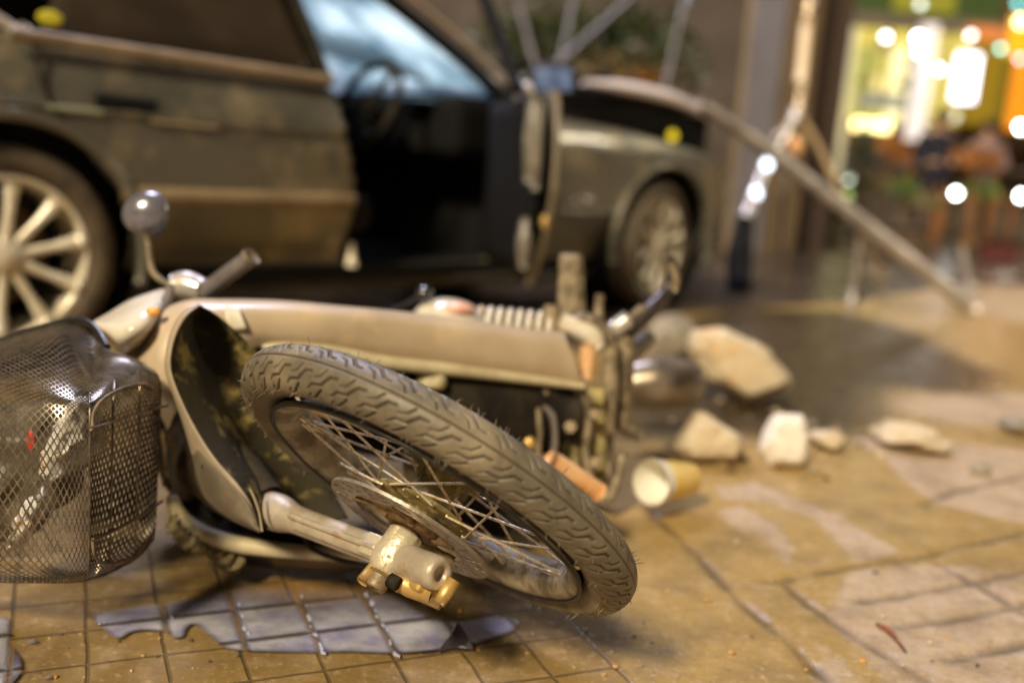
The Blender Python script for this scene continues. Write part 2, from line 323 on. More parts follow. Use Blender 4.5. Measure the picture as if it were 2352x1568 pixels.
def ground_mat():
    m = MATS['wet_paving']; t = m.node_tree; t.nodes.clear(); L = t.links.new; N = t.nodes.new
    out = N('ShaderNodeOutputMaterial'); b = N('ShaderNodeBsdfPrincipled'); L(b.outputs[0], out.inputs[0])
    geo = N('ShaderNodeNewGeometry'); pos = geo.outputs['Position']
    def attr(n):
        a = N('ShaderNodeAttribute'); a.attribute_name = n; return a.outputs['Fac']
    def math_(op, a, b_=None, c=None):
        n = N('ShaderNodeMath'); n.operation = op
        for k, v in enumerate((a, b_, c)):
            if v is None: continue
            if isinstance(v, (int, float)): n.inputs[k].default_value = v
            else: L(v, n.inputs[k])
        return n.outputs[0]
    def noise(sc, det=6, vec=pos, r=.6):
        n = N('ShaderNodeTexNoise'); n.inputs['Scale'].default_value = sc; n.inputs['Detail'].default_value = det; n.inputs['Roughness'].default_value = r; L(vec, n.inputs['Vector']); return n.outputs['Fac']
    def ramp(f, a, b_, lo, hi):
        r = N('ShaderNodeValToRGB'); L(f, r.inputs[0]); e = r.color_ramp.elements; e[0].position = lo; e[0].color = (*a, 1); e[1].position = hi; e[1].color = (*b_, 1); return r.outputs[0]
    def mix(f, a, b_):
        n = N('ShaderNodeMix'); n.data_type = 'RGBA'
        if isinstance(f, float): n.inputs[0].default_value = f
        else: L(f, n.inputs[0])
        for k, v in ((6, a), (7, b_)):
            if isinstance(v, tuple): n.inputs[k].default_value = (*v, 1)
            else: L(v, n.inputs[k])
        return n.outputs[2]
    mp = N('ShaderNodeMapping'); mp.vector_type = 'TEXTURE'; mp.inputs['Location'].default_value = (TO[0], TO[1], 0); mp.inputs['Rotation'].default_value = (0, 0, TA); mp.inputs['Scale'].default_value = (TS, TS, TS)
    wob = N('ShaderNodeTexNoise'); wob.inputs['Scale'].default_value = 14; wob.inputs['Detail'].default_value = 2; L(pos, wob.inputs['Vector'])
    vm = N('ShaderNodeVectorMath'); vm.operation = 'MULTIPLY_ADD'; L(wob.outputs['Color'], vm.inputs[0]); vm.inputs[1].default_value = (.007, .007, 0); L(pos, vm.inputs[2])
    L(vm.outputs[0], mp.inputs[0]); sp_ = N('ShaderNodeSeparateXYZ'); L(mp.outputs[0], sp_.inputs[0])
    def line(c):
        f = math_('FRACT', c); d = math_('ABSOLUTE', math_('SUBTRACT', f, .5)); d = math_('SUBTRACT', .5, d)   # distance to grid line
        mr = N('ShaderNodeMapRange'); mr.interpolation_type = 'SMOOTHSTEP'; L(d, mr.inputs[0]); mr.inputs[1].default_value = .012; mr.inputs[2].default_value = .042; mr.inputs[3].default_value = 1; mr.inputs[4].default_value = 0; return mr.outputs[0]
    gr = math_('MAXIMUM', line(sp_.outputs[0]), line(sp_.outputs[1]))
    gr = math_('MULTIPLY', gr, attr('mosaic')); jt = math_('MAXIMUM', math_('MULTIPLY', gr, .8), attr('joint'))
    fl = N('ShaderNodeVectorMath'); fl.operation = 'FLOOR'; L(mp.outputs[0], fl.inputs[0]); wn = N('ShaderNodeTexWhiteNoise'); L(fl.outputs[0], wn.inputs[0])
    wet = attr('wet')
    dry = mix(noise(5, 8), (.43, .315, .195), (.53, .40, .26)); dry = mix(ramp(noise(30, 8), (0, 0, 0), (1, 1, 1), .48, .66), dry, (.54, .43, .33))
    wetc = mix(noise(4, 8), (.36, .235, .075), (.46, .32, .115)); wetc = mix(attr('stain_shade'), wetc, (.040, .029, .017))
    wetc = mix(math_('MULTIPLY', math_('MULTIPLY', wn.outputs[0], .45), attr('mosaic')), wetc, (.17, .11, .04))
    sw = N('ShaderNodeMapRange'); sw.interpolation_type = 'SMOOTHSTEP'; L(math_('ADD', wet, math_('MULTIPLY', math_('SUBTRACT', noise(22, 9, r=.7), .5), .9)), sw.inputs[0]); sw.inputs[1].default_value = .22; sw.inputs[2].default_value = .58
    w = sw.outputs[0]
    c = mix(w, dry, wetc); c = mix(attr('mosaic'), c, mix(.35, c, (.20, .12, .04)))
    L(math_('SUBTRACT', .40, math_('MULTIPLY', attr('stain_shade'), .30)), b.inputs['Specular IOR Level'])
    c = mix(math_('MULTIPLY', ramp(noise(7, 9), (0, 0, 0), (1, 1, 1), .46, .64), .55), c, (.20, .135, .065))
    c = mix(math_('MULTIPLY', ramp(noise(17, 9, r=.7), (0, 0, 0), (1, 1, 1), .50, .66), .4), c, (.60, .44, .26))
    c = mix(math_('MULTIPLY', ramp(noise(48, 8, r=.75), (0, 0, 0), (1, 1, 1), .50, .62), .42), c, (.24, .165, .085))
    c = mix(math_('MULTIPLY', ramp(noise(70, 6, r=.7), (0, 0, 0), (1, 1, 1), .56, .64), .45), c, (.66, .50, .32))
    speck = ramp(noise(95, 4), (0, 0, 0), (1, 1, 1), .60, .68); c = mix(math_('MULTIPLY', speck, .45), c, (.15, .10, .055))
    speck2 = ramp(noise(160, 3), (0, 0, 0), (1, 1, 1), .66, .72); c = mix(math_('MULTIPLY', speck2, .5), c, (.62, .50, .32))
    c = mix(math_('MULTIPLY', attr('stain_shade'), .82), c, (.040, .029, .017))
    c = mix(math_('MULTIPLY', jt, .8), c, (.085, .062, .035))
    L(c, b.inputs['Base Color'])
    ro = N('ShaderNodeMapRange'); L(w, ro.inputs[0]); ro.inputs[3].default_value = .66; ro.inputs[4].default_value = .30
    ro2 = math_('ADD', ro.outputs[0], math_('MULTIPLY', math_('SUBTRACT', noise(12, 6), .5), .35)); L(ro2, b.inputs['Roughness'])
    hgt = math_('ADD', math_('MULTIPLY', jt, -1.2), math_('ADD', math_('MULTIPLY', noise(60, 8), .35), math_('MULTIPLY', noise(260, 4), .14)))
    bp = N('ShaderNodeBump'); bp.inputs['Strength'].default_value = .55; bp.inputs['Distance'].default_value = .004; L(hgt, bp.inputs['Height']); L(bp.outputs[0], b.inputs['Normal'])
ground_mat()
ra, rb = G(1560, 722), G(2352, 650); V = []
for i, x in enumerate(np.linspace(-40, 45, 90)):
    y0_ = ra[1]+(rb[1]-ra[1])/(rb[0]-ra[0])*(np.clip(x, -3, 6)-ra[0])
    for y in (y0_+.10*math.sin(x*2.7)+.05*math.sin(x*9), y0_+2, y0_+5, y0_+14, y0_+70): V.append((x, y, .004))
tag(mesh('far_ground', V, gridf(90, 5), mat('wet_dim_ground', (.045, .034, .026), (.085, .064, .046), rough=.40, scale=1.2, rough2=.18, bump=.25, bscale=60, c3=(.025, .02, .016), s3=.9), loc=(0, 0, 0)), kind='structure')  # dark sheet on the far ground: wetness and missing lamplight put into colour

def water_mat():
    m = bpy.data.materials.new('water_painted_sheen'); m.use_nodes = True; t = m.node_tree; t.nodes.clear(); L = t.links.new; N = t.nodes.new
    out = N('ShaderNodeOutputMaterial'); ms = N('ShaderNodeMixShader'); gl = N('ShaderNodeBsdfGlossy'); tr = N('ShaderNodeBsdfTransparent'); fr = N('ShaderNodeFresnel')
    gl.inputs['Roughness'].default_value = .055; tr.inputs[0].default_value = (.86, .80, .70, 1); fr.inputs[0].default_value = 1.36
    geo = N('ShaderNodeNewGeometry')
    mp = N('ShaderNodeMapping'); mp.vector_type = 'TEXTURE'; mp.inputs['Location'].default_value = (TO[0], TO[1], 0); mp.inputs['Rotation'].default_value = (0, 0, TA); mp.inputs['Scale'].default_value = (TS, TS, TS); L(geo.outputs['Position'], mp.inputs[0])
    s = N('ShaderNodeSeparateXYZ'); L(mp.outputs[0], s.inputs[0])
    def line(c):
        f = N('ShaderNodeMath'); f.operation = 'FRACT'; L(c, f.inputs[0]); p = N('ShaderNodeMath'); p.operation = 'PINGPONG'; L(c, p.inputs[0]); p.inputs[1].default_value = .5
        r = N('ShaderNodeMapRange'); r.interpolation_type = 'SMOOTHSTEP'; L(p.outputs[0], r.inputs[0]); r.inputs[1].default_value = 0; r.inputs[2].default_value = .11; return r.outputs[0]
    mn = N('ShaderNodeMath'); mn.operation = 'MINIMUM'; L(line(s.outputs[0]), mn.inputs[0]); L(line(s.outputs[1]), mn.inputs[1])
    nz = N('ShaderNodeTexNoise'); nz.inputs['Scale'].default_value = 26; nz.inputs['Detail'].default_value = 3; L(geo.outputs['Position'], nz.inputs['Vector'])
    ad = N('ShaderNodeMath'); ad.operation = 'MULTIPLY_ADD'; L(nz.outputs['Fac'], ad.inputs[0]); ad.inputs[1].default_value = .35; L(mn.outputs[0], ad.inputs[2])
    bp = N('ShaderNodeBump'); bp.inputs['Strength'].default_value = .8; bp.inputs['Distance'].default_value = .0028; L(ad.outputs[0], bp.inputs['Height'])
    L(bp.outputs[0], gl.inputs['Normal']); L(bp.outputs[0], fr.inputs['Normal'])
    df = N('ShaderNodeBsdfDiffuse'); nz2 = N('ShaderNodeTexNoise'); nz2.inputs['Scale'].default_value = 22; nz2.inputs['Detail'].default_value = 8; L(geo.outputs['Position'], nz2.inputs['Vector'])  # pale lavender sheen of reflected light painted as diffuse colour
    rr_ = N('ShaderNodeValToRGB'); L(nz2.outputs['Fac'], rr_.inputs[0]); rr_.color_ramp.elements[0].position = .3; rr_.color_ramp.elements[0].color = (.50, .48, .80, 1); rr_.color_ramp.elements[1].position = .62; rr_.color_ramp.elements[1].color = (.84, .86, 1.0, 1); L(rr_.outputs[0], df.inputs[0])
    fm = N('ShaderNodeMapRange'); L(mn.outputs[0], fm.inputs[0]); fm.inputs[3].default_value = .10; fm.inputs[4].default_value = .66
    at_ = N('ShaderNodeAttribute'); at_.attribute_name = 'painted_sheen'; fa = N('ShaderNodeMath'); fa.operation = 'MULTIPLY'; L(at_.outputs['Fac'], fa.inputs[0]); L(fm.outputs[0], fa.inputs[1])
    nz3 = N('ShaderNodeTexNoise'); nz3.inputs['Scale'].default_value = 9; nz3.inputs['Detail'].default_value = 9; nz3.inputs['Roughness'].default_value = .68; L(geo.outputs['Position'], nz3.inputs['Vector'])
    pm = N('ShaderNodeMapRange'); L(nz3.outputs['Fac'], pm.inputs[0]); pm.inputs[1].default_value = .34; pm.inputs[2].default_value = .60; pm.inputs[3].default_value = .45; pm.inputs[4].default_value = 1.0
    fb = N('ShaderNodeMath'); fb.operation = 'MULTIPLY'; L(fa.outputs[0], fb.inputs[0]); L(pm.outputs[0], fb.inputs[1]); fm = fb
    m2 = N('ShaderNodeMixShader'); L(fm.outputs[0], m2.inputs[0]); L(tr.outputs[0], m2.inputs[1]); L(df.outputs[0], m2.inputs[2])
    fg = N('ShaderNodeMath'); fg.operation = 'MULTIPLY'; L(fr.outputs[0], fg.inputs[0]); sq_ = N('ShaderNodeMapRange'); L(at_.outputs['Fac'], sq_.inputs[0]); sq_.inputs[1].default_value = .05; sq_.inputs[2].default_value = .5; L(sq_.outputs[0], fg.inputs[1])
    L(fg.outputs[0], ms.inputs[0]); L(m2.outputs[0], ms.inputs[1]); L(gl.outputs[0], ms.inputs[2]); L(ms.outputs[0], out.inputs[0]); return m
m_water = water_mat()
def puddle(outline, slope=.004, y0=None, soft=False):
    g = [G(*p)[:2] for p in outline]; g = np.array(g)
    n = len(g)*6; gg = crom(np.vstack([np.c_[g, np.zeros(len(g))], [[*g[0], 0]]]), n)[:-1, :2]
    y0 = gg[:, 1].min()
    bm = bmesh.new(); vs = [bm.verts.new((x, y, .005+(y-y0)*slope)) for x, y in gg]; bm.faces.new(vs)
    bmesh.ops.triangulate(bm, faces=bm.faces[:]); bmesh.ops.subdivide_edges(bm, edges=[e_ for e_ in bm.edges if e_.calc_length() > .03], cuts=5, use_grid_fill=True); bmesh.ops.triangulate(bm, faces=bm.faces[:])
    bmesh.ops.subdivide_edges(bm, edges=[e_ for e_ in bm.edges if e_.calc_length() > .012], cuts=2, use_grid_fill=True); bmesh.ops.triangulate(bm, faces=bm.faces[:]); bm.normal_update()
    if sum(f.normal.z for f in bm.faces) < 0: bmesh.ops.reverse_faces(bm, faces=bm.faces[:])
    me_ = bpy.data.meshes.new('puddle'); bm.to_mesh(me_); bm.free(); me_.materials.append(m_water)
    h_ = gg[:, 1].max()-y0; dd_ = polydist(np.array([v.co.x for v in me_.vertices]), np.array([v.co.y for v in me_.vertices]), list(gg)+[gg[0]]); fv = [(1-min(max(((v.co.y-y0)-(v.co.x-gg[:, 0].min())*.12)/h_*2.2-.35, 0), 1) if soft else 1.0)*min(1, .10+dd_[i_]/.011) for i_, v in enumerate(me_.vertices)]
    at = me_.attributes.new('painted_sheen', 'FLOAT', 'POINT'); at.data.foreach_set('value', fv)
    o = bpy.data.objects.new('puddle', me_); COL.objects.link(o); tag(o, kind='structure'); return o
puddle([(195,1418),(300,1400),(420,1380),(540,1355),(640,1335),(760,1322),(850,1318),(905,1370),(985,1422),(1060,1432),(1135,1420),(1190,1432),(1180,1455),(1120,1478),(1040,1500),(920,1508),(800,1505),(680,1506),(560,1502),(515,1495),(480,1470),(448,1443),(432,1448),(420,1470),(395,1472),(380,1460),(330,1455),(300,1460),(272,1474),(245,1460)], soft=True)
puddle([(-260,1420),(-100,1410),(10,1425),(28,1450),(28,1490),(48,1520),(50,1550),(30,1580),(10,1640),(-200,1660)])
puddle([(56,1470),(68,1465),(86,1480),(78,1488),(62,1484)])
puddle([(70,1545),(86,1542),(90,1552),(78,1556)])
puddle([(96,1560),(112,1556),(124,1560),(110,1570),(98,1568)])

fo = MB()  # pale beads painted in as glints along the wet tile joints
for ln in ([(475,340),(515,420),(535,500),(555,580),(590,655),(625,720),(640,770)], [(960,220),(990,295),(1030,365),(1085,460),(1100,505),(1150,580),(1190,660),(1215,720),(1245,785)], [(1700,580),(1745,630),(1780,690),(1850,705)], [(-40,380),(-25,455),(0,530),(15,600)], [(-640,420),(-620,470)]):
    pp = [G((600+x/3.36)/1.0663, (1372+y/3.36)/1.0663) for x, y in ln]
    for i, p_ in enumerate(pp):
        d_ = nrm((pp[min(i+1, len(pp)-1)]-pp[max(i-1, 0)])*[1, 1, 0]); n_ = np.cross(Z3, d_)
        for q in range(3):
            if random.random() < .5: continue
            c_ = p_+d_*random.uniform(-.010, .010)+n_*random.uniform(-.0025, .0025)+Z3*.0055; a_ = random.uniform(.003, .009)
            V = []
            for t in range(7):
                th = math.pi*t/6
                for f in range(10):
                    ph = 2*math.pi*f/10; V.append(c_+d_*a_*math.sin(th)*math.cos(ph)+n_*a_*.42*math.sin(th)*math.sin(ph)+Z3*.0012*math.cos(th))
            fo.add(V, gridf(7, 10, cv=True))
tag(fo.out('painted_glints', mat('painted_glint', (.50, .51, .68), rough=.15, spec=.8), loc=(0, 0, 0)), kind='stuff')

# ------------------------------------------------------------------ the fallen motorbike
A_ = (P(600, 1295, 1.62)); bike = thing('motorbike', 'fallen dusty cream motorbike lying on its side on the wet paving, front wheel turned up', 'motorbike', (0.15, 1.75, 0))
Wc = O+(-.1012*RV-.1904*UV+1.2899*FV); _n = nrm([-.4782, -.787, -.3897]); Wn = _n[0]*RV+_n[1]*UV+_n[2]*FV
E1 = nrm(np.cross(Wn, Z3)); E2 = np.cross(Wn, E1)
def WP(r, a, off=0.0): return Wc+Wn*off+r*(math.cos(a)*E1+math.sin(a)*E2)
# rim
rim = lathe('front_wheel', [(.227, .027), (.2265, .0235), (.215, .0225), (.210, .019), (.205, .010), (.204, 0), (.205, -.010), (.210, -.019), (.215, -.0225), (.2265, -.0235), (.227, -.027), (.2225, -.029), (.214, -.0255), (.207, -.021), (.2015, -.011), (.2005, 0), (.2015, .011), (.207, .021), (.214, .0255), (.2225, .029), (.227, .027)], Wc, Wn, m_rim, bike, seg=160)
lathe('rim_lip', [(.2235, .0285), (.2235, .031), (.2285, .031), (.2285, .0285)], Wc, Wn, m_rimlip, rim, seg=160)
# tyre with cut tread
NT, NS = 2000, 150
def tread_h(s, w):
    """s in periods along the tread, w -1..1 across the crown; returns groove depth 0..1"""
    PS, PW = 39., 56.
    gd = 1/(1+np.exp((np.abs(w)*PW-1.1)*4))
    segs = [((3.67, .20), (3.42, .22), 1.2), ((3.42, .22), (3.12, .44), 1.7), ((3.12, .44), (2.74, .47), 1.5), ((2.74, .47), (2.52, .60), 1.1),
            ((3.14, .54), (2.94, .68), 1.5), ((2.94, .68), (2.76, .80), 1.5), ((2.76, .80), (2.40, .86), 1.0),
            ((3.22, .10), (3.06, .25), .9), ((3.06, .25), (2.80, .32), .9), ((2.64, .70), (2.46, .80), .8)]
    for sg, ph in ((1, 0.), (-1, .5)):
        lw = w*sg; f = (s+ph)-np.floor(s+ph)
        for (s0, w0), (s1, w1_), wd_ in segs:
            for sh in (-4, -3, -2, -1):
                x = (f-s0-sh)*PS; y = (lw-w0)*PW; dx = (s1-s0)*PS; dy = (w1_-w0)*PW
                t = np.clip((x*dx+y*dy)/(dx*dx+dy*dy), 0, 1)
                wv = wd_*(1-.55*t if (s0, w0) in ((2.76, .80), (2.74, .47), (3.06, .25)) else 1)
                gd = np.maximum(gd, 1/(1+np.exp((np.hypot(x-t*dx, y-t*dy)-wv)*3.2)))
    return gd
def pxy(X):
    q = X-O; return np.array([1176+F*(q@RV)/(q@FV), 784-F*(q@UV)/(q@FV)])
TSGN = 1.0
_b = min(np.linspace(0, 6.28, 60), key=lambda a: WP(.28, a)[1])      # nearest point of the tread
TSGN = 1.0 if (pxy(WP(.28, _b+.1))-pxy(WP(.28, _b)))[0] > 0 else -1.0
ta = np.linspace(0, 2*np.pi, NT, endpoint=False)[:, None]; sa = np.linspace(-2.35, 2.35, NS)[None, :]
PER = 46; wcoord = sa/1.75+0*ta; scoord = TSGN*ta/(2*np.pi)*PER+0*sa
gdep = tread_h(scoord, wcoord)*(np.abs(wcoord) < 1.05)
gdep = gdep*(1-.25*np.sin(ta*3+1)*0)
rt = .0318*(1-.03*np.abs(np.sin(sa))**2)-gdep*.0026
bead = (np.abs(sa) > 1.95)
rr = .2545+rt*np.cos(sa)-np.clip(np.abs(sa)-1.7, 0, 1)*.011; oo = rt*np.sin(sa)*np.where(np.abs(sa) > 1.6, 1-(np.abs(sa)-1.6)*.28, 1)
er = np.cos(ta)[..., None]*E1+np.sin(ta)[..., None]*E2
V = Wc+er*rr[..., None]+Wn*oo[..., None]
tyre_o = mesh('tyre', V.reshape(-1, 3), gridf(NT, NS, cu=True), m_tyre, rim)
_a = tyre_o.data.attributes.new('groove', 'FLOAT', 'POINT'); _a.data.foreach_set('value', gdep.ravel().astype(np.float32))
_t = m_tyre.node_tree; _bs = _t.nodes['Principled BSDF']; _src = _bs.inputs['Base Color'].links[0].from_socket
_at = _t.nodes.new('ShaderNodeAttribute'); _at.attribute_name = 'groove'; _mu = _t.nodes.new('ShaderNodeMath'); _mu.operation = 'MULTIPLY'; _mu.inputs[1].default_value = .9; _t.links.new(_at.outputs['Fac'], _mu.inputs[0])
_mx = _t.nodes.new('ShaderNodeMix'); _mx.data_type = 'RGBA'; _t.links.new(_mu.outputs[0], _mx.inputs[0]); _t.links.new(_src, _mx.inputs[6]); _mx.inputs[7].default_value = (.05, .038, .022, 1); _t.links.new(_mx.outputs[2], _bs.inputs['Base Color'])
# moulding hairs
hb = MB()
for k in range(230):
    a = random.random()*2*math.pi; s = random.choice((-1, 1))*random.choice((random.uniform(1.35, 1.62), random.uniform(1.35, 1.62), random.uniform(.2, 1.3)))
    e_ = math.cos(a)*E1+math.sin(a)*E2; nn_ = e_*math.cos(s)+Wn*math.sin(s); p0 = Wc+e_*.2545+nn_*.0310
    l = random.uniform(.004, .009); bend = (RNG.normal(size=3))*.0022
    hb.add(*tubeg([p0, p0+nn_*l*.5+bend*.3, p0+nn_*l+bend], [.0005, .00045, .0003], 5))
tag(hb.out('rubber_hair', m_tyre, rim), kind='stuff')
# hub, flanges
hub = lathe('hub', [(.0, .046), (.016, .046), (.018, .040), (.030, .036), (.058, .034), (.0665, .032), (.0672, .028), (.060, .0265), (.036, .022), (.030, .0), (.034, -.02), (.052, -.0265), (.0545, -.028), (.0545, -.033), (.045, -.036), (.020, -.040), (.0, -.042)], Wc, Wn, m_hub, rim, seg=72)
# spokes
th_f = math.atan2(0, 1)
for k in range(36):
    side = 1 if k % 2 == 0 else -1; pair = (k//2) % 2
    ah = 2*math.pi*(k//2)/18 + (0 if side > 0 else .17)
    ar = ah+(1 if pair else -1)*math.radians(62)*1.0+(.09 if pair else -.09)
    rh = .061 if side > 0 else .050; oh = .031*side
    outb = .004*side*(1 if (k//4) % 2 else -1)
    p0 = WP(rh, ah, oh-outb*.8); p1 = WP(rh+.002, ah, oh+outb); p2 = WP(rh+.006, ah+(ar-ah)*.05, oh+outb*.9); p3 = WP(.2035, ar, .004*side)
    v = p3-p2; q = p2+v*.90
    tube('spoke', [p0, p1, p2, q, q+v*.01, p3], [.0017, .0017, .0017, .0017, .0030, .0030], m_spoke, rim, seg=8)
# brake disc: drilled annulus + spider
def drilled_disc(r0, r1, off, th, na=240, nr=14):
    V = []; Fc = []
    for i in range(na):
        a = 2*math.pi*i/na
        for j in range(nr+1): V.append(WP(r0+(r1-r0)*j/nr, a, off))
    hole = set()
    for h in range(20):
        for q, (dj) in enumerate((3, 6, 10)):
            ci = int(h*na/20+q*2.4) % na
            for di in range(2):
                for dj2 in range(2): hole.add(((ci+di) % na, dj+dj2))
    for i in range(na):
        for j in range(nr):
            if (i, j) in hole: continue
            a = i*(nr+1)+j; b = ((i+1) % na)*(nr+1)+j; Fc.append((a, b, b+1, a+1))
    return V, Fc
V, Fc = drilled_disc(.080, .1155, .061, .004)
bd = mesh('brake_disc', V, Fc, m_disc, rim, smooth=False, mods=[('SOLIDIFY', dict(thickness=.0042, offset=0))])
sb = MB()
for k in range(5):
    a = 2*math.pi*k/5+.3; c0 = WP(.036, a, .058); c1 = WP(.082, a+.35, .059); sb.add(*tubeg(crom([c0, WP(.06, a+.12, .0585), c1], 8), [.007, .006, .005, .0045, .0045, .005, .006, .006], 8))
sb.add(*latheg([(.018, .045), (.040, .047), (.042, .054), (.042, .060), (.030, .063), (.018, .064), (.018, .045)], Wc, Wn, 40))
sb.out('disc_carrier', m_rust, rim)
lathe('axle_spindle', [(.0, .03), (.0145, .03), (.0145, .064), (.0175, .065), (.0175, .071), (.0142, .072), (.0142, .098), (0, .098)], Wc, Wn, m_rust, rim, seg=28)
lathe('axle_spindle', [(.0, -.03), (.013, -.03), (.013, -.1), (0, -.1)], Wc, Wn, m_rust, rim, seg=28)
# fork legs
OFF = .100; q0 = HIT(608, 1165, Wc+Wn*OFF, Wn); q1 = HIT(1012, 1319, Wc+Wn*OFF, Wn); FD = nrm(q1-q0); FL = np.linalg.norm(q1-q0)
FS = np.cross(Wn, FD)
if -(pxy(q0+FS*.05)-pxy(q0))[1] > 0: FS = -FS              # -FS is the upper side of the slider in the photo
def fork(sgn):
    c0 = q0 if sgn > 0 else q0-Wn*1.8*OFF-FD*.13
    pr = [(0, .0), (.0235, 0.0), (.0262, .004), (.0268, .035), (.0255, .050), (.0204, .076), (.0190, .11), (.0186, FL-.13), (.0198, FL-.085), (.0215, FL-.06), (.0215, FL-.014), (.0208, FL-.004), (.0180, FL+.0015), (.0100, FL+.0015), (.0088, FL-.001), (.0080, FL-.007), (0, FL-.008)]
    f = lathe('fork_leg', [(r, o) for r, o in pr], c0, FD, m_fork, bike, seg=56)
    if sgn > 0:
        # raised rib and seam along the slider
        rb = MB(); a = c0+FS*-.012+Wn*.005
        V, Fc = boxg(c0+FD*(FL*.5-.005)-FS*.0175+Wn*.003, FD, FS, Wn, FL-.19, .018, .009); rb.add(V, Fc)
        rb.out('casting_rib', m_fork, f, smooth=False, mods=BEV(.0045, 4))
        V, Fc = boxg(c0+FD*(FL*.5-.005)-FS*.0095+Wn*.0158, FD, FS, Wn, FL-.21, .0014, .003); mesh('casting_seam', V, Fc, m_flank, f, smooth=False)
        V, Fc = latheg([(0, .004), (.0248, .004), (.0248, -.012), (0, -.012)], c0, FD, 40); mesh('seal_ring', V, Fc, m_black, f)
    return f
fk = fork(1); fork(-1)
axc = Wc+Wn*OFF; tt = (axc-q0)@FD
cl = MB()
cl.add(*latheg([(0, -.034), (.0215, -.034), (.0235, -.031), (.0245, -.016), (.0268, .0), (.026, .012), (.0205, .024), (.0165, .026), (0, .026)], axc, Wn, 44))
cl.add(*boxg(axc-FD*.030, FD, FS, Wn, .030, .038, .030))
cl.add(*boxg(axc+FD*.020+FS*.012, FD, FS, Wn, .034, .022, .026))
axc_o = cl.out('axle_clamp', m_worn, fk, mods=BEV(.006, 4))
lathe('washer', [(.0, .026), (.0182, .026), (.0186, .0275), (.0182, .029), (0, .029)], axc, Wn, m_rust, fk, seg=32)
bolt = lathe('axle_bolt', [(.0, .029), (.0155, .029), (.0158, .0305), (.0145, .032), (.0145, .044), (.0128, .0465), (.0085, .0467), (.0075, .042), (0, .042)], axc, Wn, m_steel, fk, seg=6 if False else 28)
# black dust boot / fork shroud above the slider
tube('fork_shroud', [P(415, 985, 1.56), P(480, 1050, 1.535), P(545, 1115, 1.495), q0+FD*.004], [.030, .058, .050, .0355], mat('dark_boot', (.07, .052, .03), (.035, .028, .018), rough=.95, spec=.08, scale=22, bump=.2), bike, seg=36, n=16)
lathe('shroud_rim', [(.0225, .006), (.0335, .002), (.0345, -.004), (.033, -.008)], q0, FD, m_black, bike, seg=40)
# caliper
cal = box('brake_caliper', P(945, 1322, 1.235), FD, FS, Wn, (.075, .030, .035), m_brass, bike, bev=.005)
tube('caliper_pin', PX([(868, 1290, 1.25), (851, 1312, 1.24), (831, 1336, 1.23)]), [.0075, .0082, .0082], m_brass, cal, seg=20)
box('pin_bracket', P(890, 1300, 1.25), FD, FS, Wn, (.040, .012, .012), m_brass, cal, bev=.003)
tube('caliper_pin', PX([(1042, 1330, 1.20), (1024, 1360, 1.195), (1008, 1386, 1.19)]), [.0088, .0090, .0075], m_brass, cal, seg=20)
tube('piston_cap', PX([(915, 1332, 1.225), (940, 1345, 1.22), (995, 1366, 1.21)]), [.0115, .0135, .0125], m_brass, cal, seg=24)
tube('caliper_bolt', PX([(893, 1330, 1.21), (915, 1342, 1.205)]), [.009, .009], m_black, cal, seg=6)
box('brake_pad', P(960, 1368, 1.22), FD, FS, Wn, (.085, .007, .012), m_rust, cal, bev=.002)
tube('caliper_bolt', PX([(1003, 1150, 1.31), (1003, 1172, 1.30)]), [.004, .004], m_brass, cal, seg=8)
tube('brake_hose', PX([(690, 1222, 1.5), (720, 1260, 1.50), (780, 1285, 1.46), (850, 1300, 1.32), (880, 1305, 1.26)]), .0036, m_black, bike, seg=10, n=30)

# front mudguard (turned with the fork, seen from inside)
Lf = [(459,701,1.50),(428,726,1.47),(405,765,1.455),(393,810,1.445),(394,857,1.44),(421,929,1.43),(459,1001,1.42),(498,1058,1.41),(545,1111,1.40),(574,1154,1.40),(596,1214,1.40)]
Rf = [(459,701,1.50),(494,722,1.53),(526,747,1.55),(560,778,1.57),(588,805,1.58),(625,850,1.60),(655,910,1.60),(690,990,1.60),(720,1060,1.58),(760,1120,1.56),(800,1190,1.52)]
Mf = [((a[0]*.52+b[0]*.48), (a[1]+b[1])/2, (a[2]+b[2])/2+.055) for a, b in zip(Lf, Rf)]; Mf[0] = (460, 703, 1.50)
Qf = [((a[0]*.78+b[0]*.22), a[1]*.78+b[1]*.22, a[2]+.045) for a, b in zip(Lf, Rf)]; Qf[0] = (459, 702, 1.50)
fen = sheet('front_fender', [PX(Lf), PX(Qf), PX(Mf), PX(Rf)], m_mud, bike, nu=60, nv=24, thick=.0025)
Of = [(457,699,1.505),(418,720,1.485),(394,762,1.475),(383,808,1.465),(382,855,1.46),(405,924,1.46),(429,1000,1.46),(447,1073,1.46),(456,1115,1.455),(500,1170,1.44),(596,1219,1.405)]
Lf2 = [(q[0], q[1], q[2]-.003) for q in Lf]
sheet('fender_edge', [PX(Of), [(a+b)/2+np.array([0, -.006, 0]) for a, b in zip(PX(Of), PX(Lf2))], PX(Lf2)], m_fender, fen, nu=60, nv=8, thick=.003)
